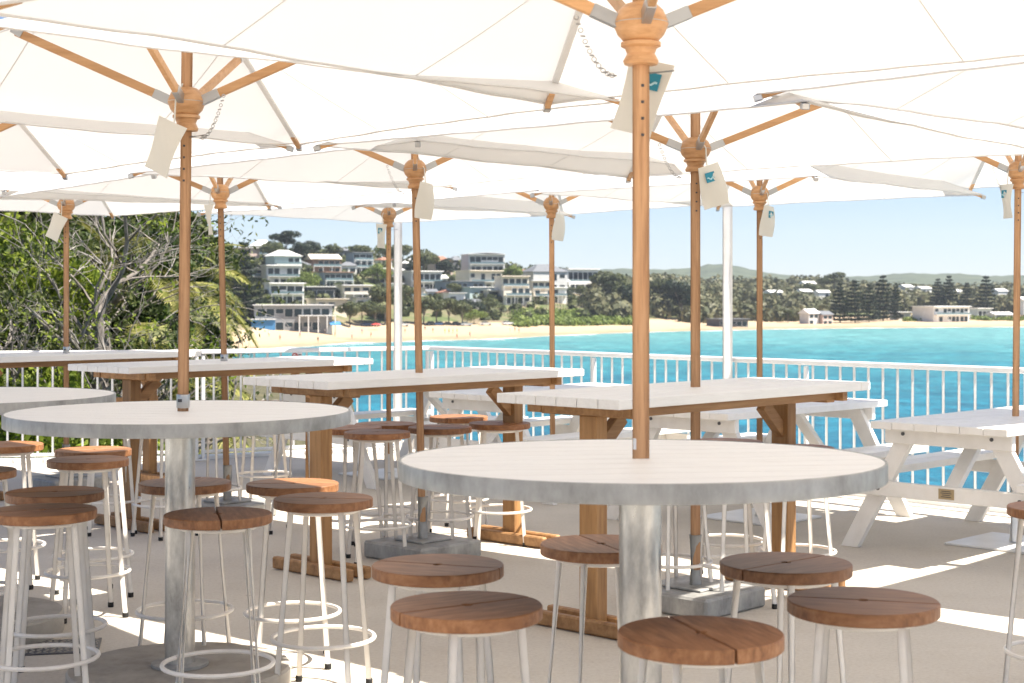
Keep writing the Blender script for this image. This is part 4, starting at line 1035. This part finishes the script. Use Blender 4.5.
for a in ((318,343,'black','black',1,'person in black walking by the water left of the white post'),(352,339,'white','blue',0,'person in a white shirt standing in the middle of the sand'),(335,337,None,'red',0,'bare chested person in red shorts below the club'),
    (300,338,'blue','black',1,'person in a blue shirt left of the club steps'),(280,341,None,'black',0,'bare chested person in black shorts at the left end of the sand'),(269,337,'white','black',0,'person in white near the club wall'),(371,338,'black','black',0,'person in black standing left of the umbrella pole'),
    (405,334,'red','black',0,'person in a red shirt between the post and the middle pole'),(425,331,'black','blue',1,'person in black walking right of the middle pole'),(433,333,'red','black',0,'person in red standing near the parked cars'),
    (445,334,'lime','lime',0,'leftmost of four people in lime vests on the sand'),(449,334,'lime','black',0,'person in a lime vest and black shorts on the sand'),(453,334,'lime','white',1,'walking person in a lime vest on the sand'),(457,334,'lime','blue',0,'rightmost of the people in lime vests'),
    (470,337,None,'blue',0,'bare chested person in blue shorts at the water edge'),(510,332,'white','red',0,'person in white left of the pair near the slope'),(515,332,'black','red',1,'person in black near the foot of the slope'),(519,333,None,'blue',0,'bare chested person near the foot of the slope'),
    (362,334,'blue','white',0,'person in a blue shirt near the olive trees'),(325,334,'white','white',1,'person all in white in front of the club'),(457,339,None,'red',1,'person in red shorts wading near the middle of the beach')):
    person(*a)
# kayak-like boards and beach umbrella
bu = empty('beach_umbrella', place(376,330)); tag(bu, 'red beach umbrella standing on the sand left of the post', 'beach umbrella')
MB().tube([(0,0,0),(0,0,2.2)],.03,8).build('pole','trim',bu); MB().lathe([(1.7,1.75),(1.2,2.0),(.5,2.2),(.02,2.3)],12).build('shade','cl_red',bu)

# ------------------------------------------------------------------ near bank on the left with the gnarled tree, shrubs and palms
m = M['bank'] = mat('bank_soil', (.10,.085,.05), .95)
f = noise(m, coords(m), 1.5, 6, .7); L(m, ramp(m, f, [(.3,(.04,.04,.02)),(.6,(.11,.10,.05)),(.8,(.17,.14,.09))]), bsdf(m).inputs['Base Color']); bump(m, f, .8, .1)
vs = []; nx, ny = 60, 50
def bank_h(x, y):
    e = -3.35-.085*(y-15)+.35*math.sin(y*.7)          # cliff edge
    d = max(0, x-e); top = -.75-.018*(y-15)+.15*math.sin(x*1.1)*math.sin(y*.8)
    return max(SEA-1, top-d*2.6-(d*.8)**1.3)
for j in range(ny+1):
    for i in range(nx+1):
        x = -32+33*i/nx; y = 15.2+60*(j/ny)**1.4; 
        if y < 16.4 and x > -8: y = max(y, 15.3)
        vs.append((x, y+ (1.3 if x > -3.3 else .5) * (1-j/ny), bank_h(x, y)))
fs = [(j*(nx+1)+i, j*(nx+1)+i+1, (j+1)*(nx+1)+i+1, (j+1)*(nx+1)+i) for j in range(ny) for i in range(nx)]
tag(MB().add(vs, fs, True).build('headland_bank','bank'), kind='structure')

def branchy(name, label, base, seed, trunk_dirs, r0, leafm, spread, leafn, lsize, cat='tree', droop=.0, twigs=True):
    rn = random.Random(seed); r = empty(name, base); tag(r, label, cat); tb = MB(); tw = MB(); tips = []
    def grow(p, d, rad, ln, lev):
        pts = [p]; rs = [rad]; n = 5
        for k in range(n):
            d = (d + Vector((rn.uniform(-1,1), rn.uniform(-1,1), rn.uniform(-.7,.8)))*(.30+.05*lev)).normalized()
            pts.append(pts[-1]+d*ln/n); rs.append(rad*(1-.55*(k+1)/n))
        (tb if lev < 3 else tw).tube(pts, rs, 8 if lev < 2 else 5, lev < 1)
        if lev >= 4 or rad < .006: tips.append((pts[-1], d)); return
        nchild = 3 if lev < 1 else (4 if lev < 3 else 3)
        for c in range(nchild):
            k = rn.randint(2, n); q = pts[k]; nd = (d+Vector((rn.uniform(-1,1), rn.uniform(-1,1), rn.uniform(-.5,.7)-droop))*1.0).normalized()
            grow(q, nd, rs[k]*rn.uniform(.55,.75), ln*rn.uniform(.55,.8), lev+1)
    for d, l in trunk_dirs: grow(Vector((0,0,-.4)), Vector(d).normalized(), r0, l, 0)
    nb_ = len(tb.f); o_ = len(tb.v); tb.v += tw.v; tb.f += [tuple(i+o_ for i in q_) for q_ in tw.f]; tb.sm += tw.sm
    t_ = tb.build('trunk', 'bark', r); t_.data.materials.append(M['twig'])
    for q_ in range(nb_, len(tb.f)): t_.data.polygons[q_].material_index = 1
    if leafn:
        P = []
        for p, d in tips:
            if rn.random() < .75: P.append(blob(tuple(p+d*.05), (spread,spread,spread*.7), leafn, .9))
        v, n = quads(np.concatenate(P), lsize*.9, asp=.4); quad_mesh('crown', v, n, leafm, r)
    return r
def bp(px, z): x = ground_at(px, z); return (x, z, bank_h(x, z))
branchy('gnarled_tree','old gnarled tree with bare grey twisting branches in front of the railing at left', bp(78,19.5), 11, [((.28,.1,1),2.5),((-.5,.2,.9),2.3),((.6,-.1,.6),1.7)], .14, 'leaf_olive', .20, 9, .085)
branchy('gnarled_tree','second gnarled grey tree behind the first one, nearer to the left umbrella pole', bp(98,22.5), 23, [((-.4,.1,1),2.7),((.3,.1,.9),2.3)], .12, 'leaf_olive', .22, 12, .09)
branchy('gnarled_tree','gnarled tree at the left picture edge with a pale bare branch reaching right', bp(10,18.6), 5, [((.6,0,.55),2.3),((-.2,.1,1),2.5)], .12, 'leaf_olive', .18, 22, .08)
branchy('gnarled_tree','third bare twiggy tree, its grey tangle filling the gap right of the first gnarled tree', bp(88,21), 41, [((-.1,.1,1),2.3),((.4,.0,.8),1.9),((-.6,.1,.7),1.8)], .09, 'leaf_olive', .2, 16, .08)
branchy('gnarled_tree','pale bare tree low behind the farthest timber table', bp(52,18.9), 52, [((.25,0,.7),1.6),((-.6,.1,.8),1.7),((-.1,.0,1),2.0)], .08, 'leaf_bright', .2, 12, .08)
def shrub(px, z, rx, rz, lab, mm, n=5200, ls=.11, zoff=0):
    b = bp(px, z); r = empty('shrub', b); tag(r, lab, 'shrub', 'shrubs on the bank beyond the railing'); rn = np.random.default_rng(int(px+900+z*7)); P = []
    k = 13
    t = MB()
    for i in range(k):
        a = rn.uniform(0, 6.28); q = rn.uniform(.1, .8); c = (rx*q*math.cos(a), rx*.7*q*math.sin(a), zoff+rz*rn.uniform(.15,.85)); s = rx*rn.uniform(.25,.42)
        P.append(blob(c, (s,s,s*.75), n//k, .5)); t.tube([(0,0,-.3),(c[0]*.5,c[1]*.5,c[2]*.6),c],[.03,.02,.008],5)
    t.build('stem','bark',r); v, nn_ = quads(np.concatenate(P), ls, asp=.5); quad_mesh('foliage', v, nn_, mm, r)
shrub(22,18.5,1.3,1.7,'bright lime shrub low at the left picture edge','leaf_bright',zoff=-.1)
shrub(100,18.3,1.0,1.0,'bright lime shrub behind the far timber table pole','leaf_bright',zoff=-.2)
shrub(0,21,1.9,4.6,'tall bright green shrub at the upper left edge','leaf_bright',9000,zoff=.8)
shrub(45,20.5,1.3,2.2,'mid height lime shrub between the gnarled branches','leaf_bright',6000,zoff=.7)
shrub(158,18.6,.8,.7,'low lime shrub just behind the railing under the palm','leaf_bright',zoff=-.3)
shrub(92,24,1.6,3.6,'deep green shrub filling the space between the gnarled trunks','leaf_deep',9000,.12,zoff=.3)
shrub(140,23.5,1.2,2.4,'deep green shrub right of the gnarled trees behind the palm','leaf_deep',7000,.12,zoff=.2)
shrub(38,22.5,1.5,3.4,'deep green shrub behind the lime shrubs at the left edge','leaf_deep',8000,.12,zoff=.3)
for i, (px, z, rx, rz, mm) in enumerate(((-60,26,3.2,5,'leaf_olive'),(20,27,3.0,5.4,'leaf_olive'),(85,27,2.6,5.0,'leaf_olive'),(125,29,2.0,4.4,'leaf_olive'),(182,33,1.3,2.4,'leaf_olive'),(60,33,3.6,6.5,'leaf_olive'),(-160,24,3.4,5,'leaf_bright'))):
    shrub(px, z, rx, rz, ['dense olive shrub far left beyond the picture edge','dense olive shrub behind the left edge trees','dense olive shrub behind the gnarled tree trunk','dense olive shrub behind the second gnarled tree','olive shrub behind the palm fronds','tallest olive shrub behind the gnarled trees','bright shrub beyond the left picture edge'][i], mm, 12000, .16)
# palms
def palm(px, z, hh, lab, nf, fl, seed):
    b = bp(px, z); rn = random.Random(seed); r = empty('palm_tree', b); tag(r, lab, 'palm', 'palms on the bank')
    MB().tube([(0,0,-.5),(.05,0,hh*.5),(0,0,hh)],[.20,.17,.19],12).build('trunk','bark',r)
    cr = MB(); V4 = []
    for k in range(nf):
        a = 2*PI*k/nf+rn.uniform(-.2,.2); el = rn.uniform(.1,1.25); d = Vector((math.cos(a)*math.cos(el), math.sin(a)*math.cos(el), math.sin(el))); p = Vector((0,0,hh)); pts = [p.copy()]; L_ = fl*rn.uniform(.8,1.1); n = 16
        for i in range(n):
            d = (d+Vector((0,0,-.115))).normalized(); p = p+d*L_/n; pts.append(p.copy())
        cr.tube(pts, [.022*(1-.8*i/n) for i in range(n+1)], 5, False)
        for i in range(2, n):
            for sub in (0,.33,.66):
                q = pts[i].lerp(pts[i+1], sub); t = (i+sub)/n; dd = (pts[i+1]-pts[i]).normalized(); s = dd.cross(Vector((0,0,1))).normalized(); up = s.cross(dd)
                ll = fl*.21*math.sin(PI*min(1,(t*.9+.12)))**.7*rn.uniform(.85,1.1)
                for sg in (-1,1):
                    e = q+(s*sg*.8+dd*.55+up*.12).normalized()*ll+Vector((0,0,-ll*.22)); w_ = dd*.016+up*.006
                    V4 += [q-w_, q+w_, (q+e)/2+w_*1.1+Vector((0,0,.02*ll)), (q+e)/2-w_*1.1+Vector((0,0,.02*ll)), (q+e)/2-w_*1.1+Vector((0,0,.02*ll)), (q+e)/2+w_*1.1+Vector((0,0,.02*ll)), e+w_*.15, e-w_*.15]
    st = cr.build('frond_stems','frond',r); v = np.array([tuple(x) for x in V4]); quad_mesh('fronds', v, len(v)//4, 'frond', r)
palm(150, 21.5, 1.15, 'palm whose green yellow fronds arch over the railing beside the left umbrella pole', 26, 2.1, 3)
palm(172, 27, 2.6, 'taller palm behind, its fronds seen between the two left umbrella poles', 24, 2.0, 8)
palm(205, 18.5, -.75, 'low palm with fronds seen through the balusters of the left railing', 22, 1.5, 5)
palm(118, 24, 2.9, 'palm half hidden behind the gnarled branches', 20, 2.0, 9)
# boulders at the foot of the bank
m = M['rock'] = mat('rock', (.12,.10,.085), .9); f = noise(m, coords(m), 2, 6, .7); L(m, ramp(m, f, [(.3,(.03,.027,.025)),(.7,(.18,.15,.12))]), bsdf(m).inputs['Base Color'])
for i, (px, z, s) in enumerate(((250,95,2.2),(262,110,2.6),(240,78,2.4),(272,125,1.8))):
    bm = bmesh.new(); bmesh.ops.create_icosphere(bm, subdivisions=3, radius=1)
    for v_ in bm.verts: v_.co *= 1+.22*math.sin(v_.co.x*4+i)*math.sin(v_.co.y*5+1)+.1*math.sin(v_.co.z*9+i); v_.co.z *= .6
    me = bpy.data.meshes.new('boulder'); bm.to_mesh(me); bm.free(); me.materials.append(M['rock']); o = bpy.data.objects.new('boulder', me); COL.objects.link(o)
    o.location = (ground_at(px,z), z, SEA+.1); o.scale = (s,s,s); tag(o, ['dark wet boulder second nearest at the foot of the bank','dark boulder third out in the shallow water','dark boulder nearest the bank foot','dark boulder farthest out from the bank'][i], 'boulder', 'boulders below the bank')

# ------------------------------------------------------------------ air between the terrace and the far hills
m = bpy.data.materials.new('haze'); m.use_nodes = True; n_ = m.node_tree; n_.nodes.remove(n_.nodes['Principled BSDF'])
pv = n_.nodes.new('ShaderNodeVolumePrincipled'); pv.inputs['Color'].default_value = (.80,.88,1,1); pv.inputs['Density'].default_value = .00010; pv.inputs['Anisotropy'].default_value = .2
n_.links.new(pv.outputs[0], n_.nodes['Material Output'].inputs['Volume']); M['haze'] = m
tag(MB().box((500, 2940, 100), (6100, 6200, 320)).build('haze','haze'), kind='stuff')
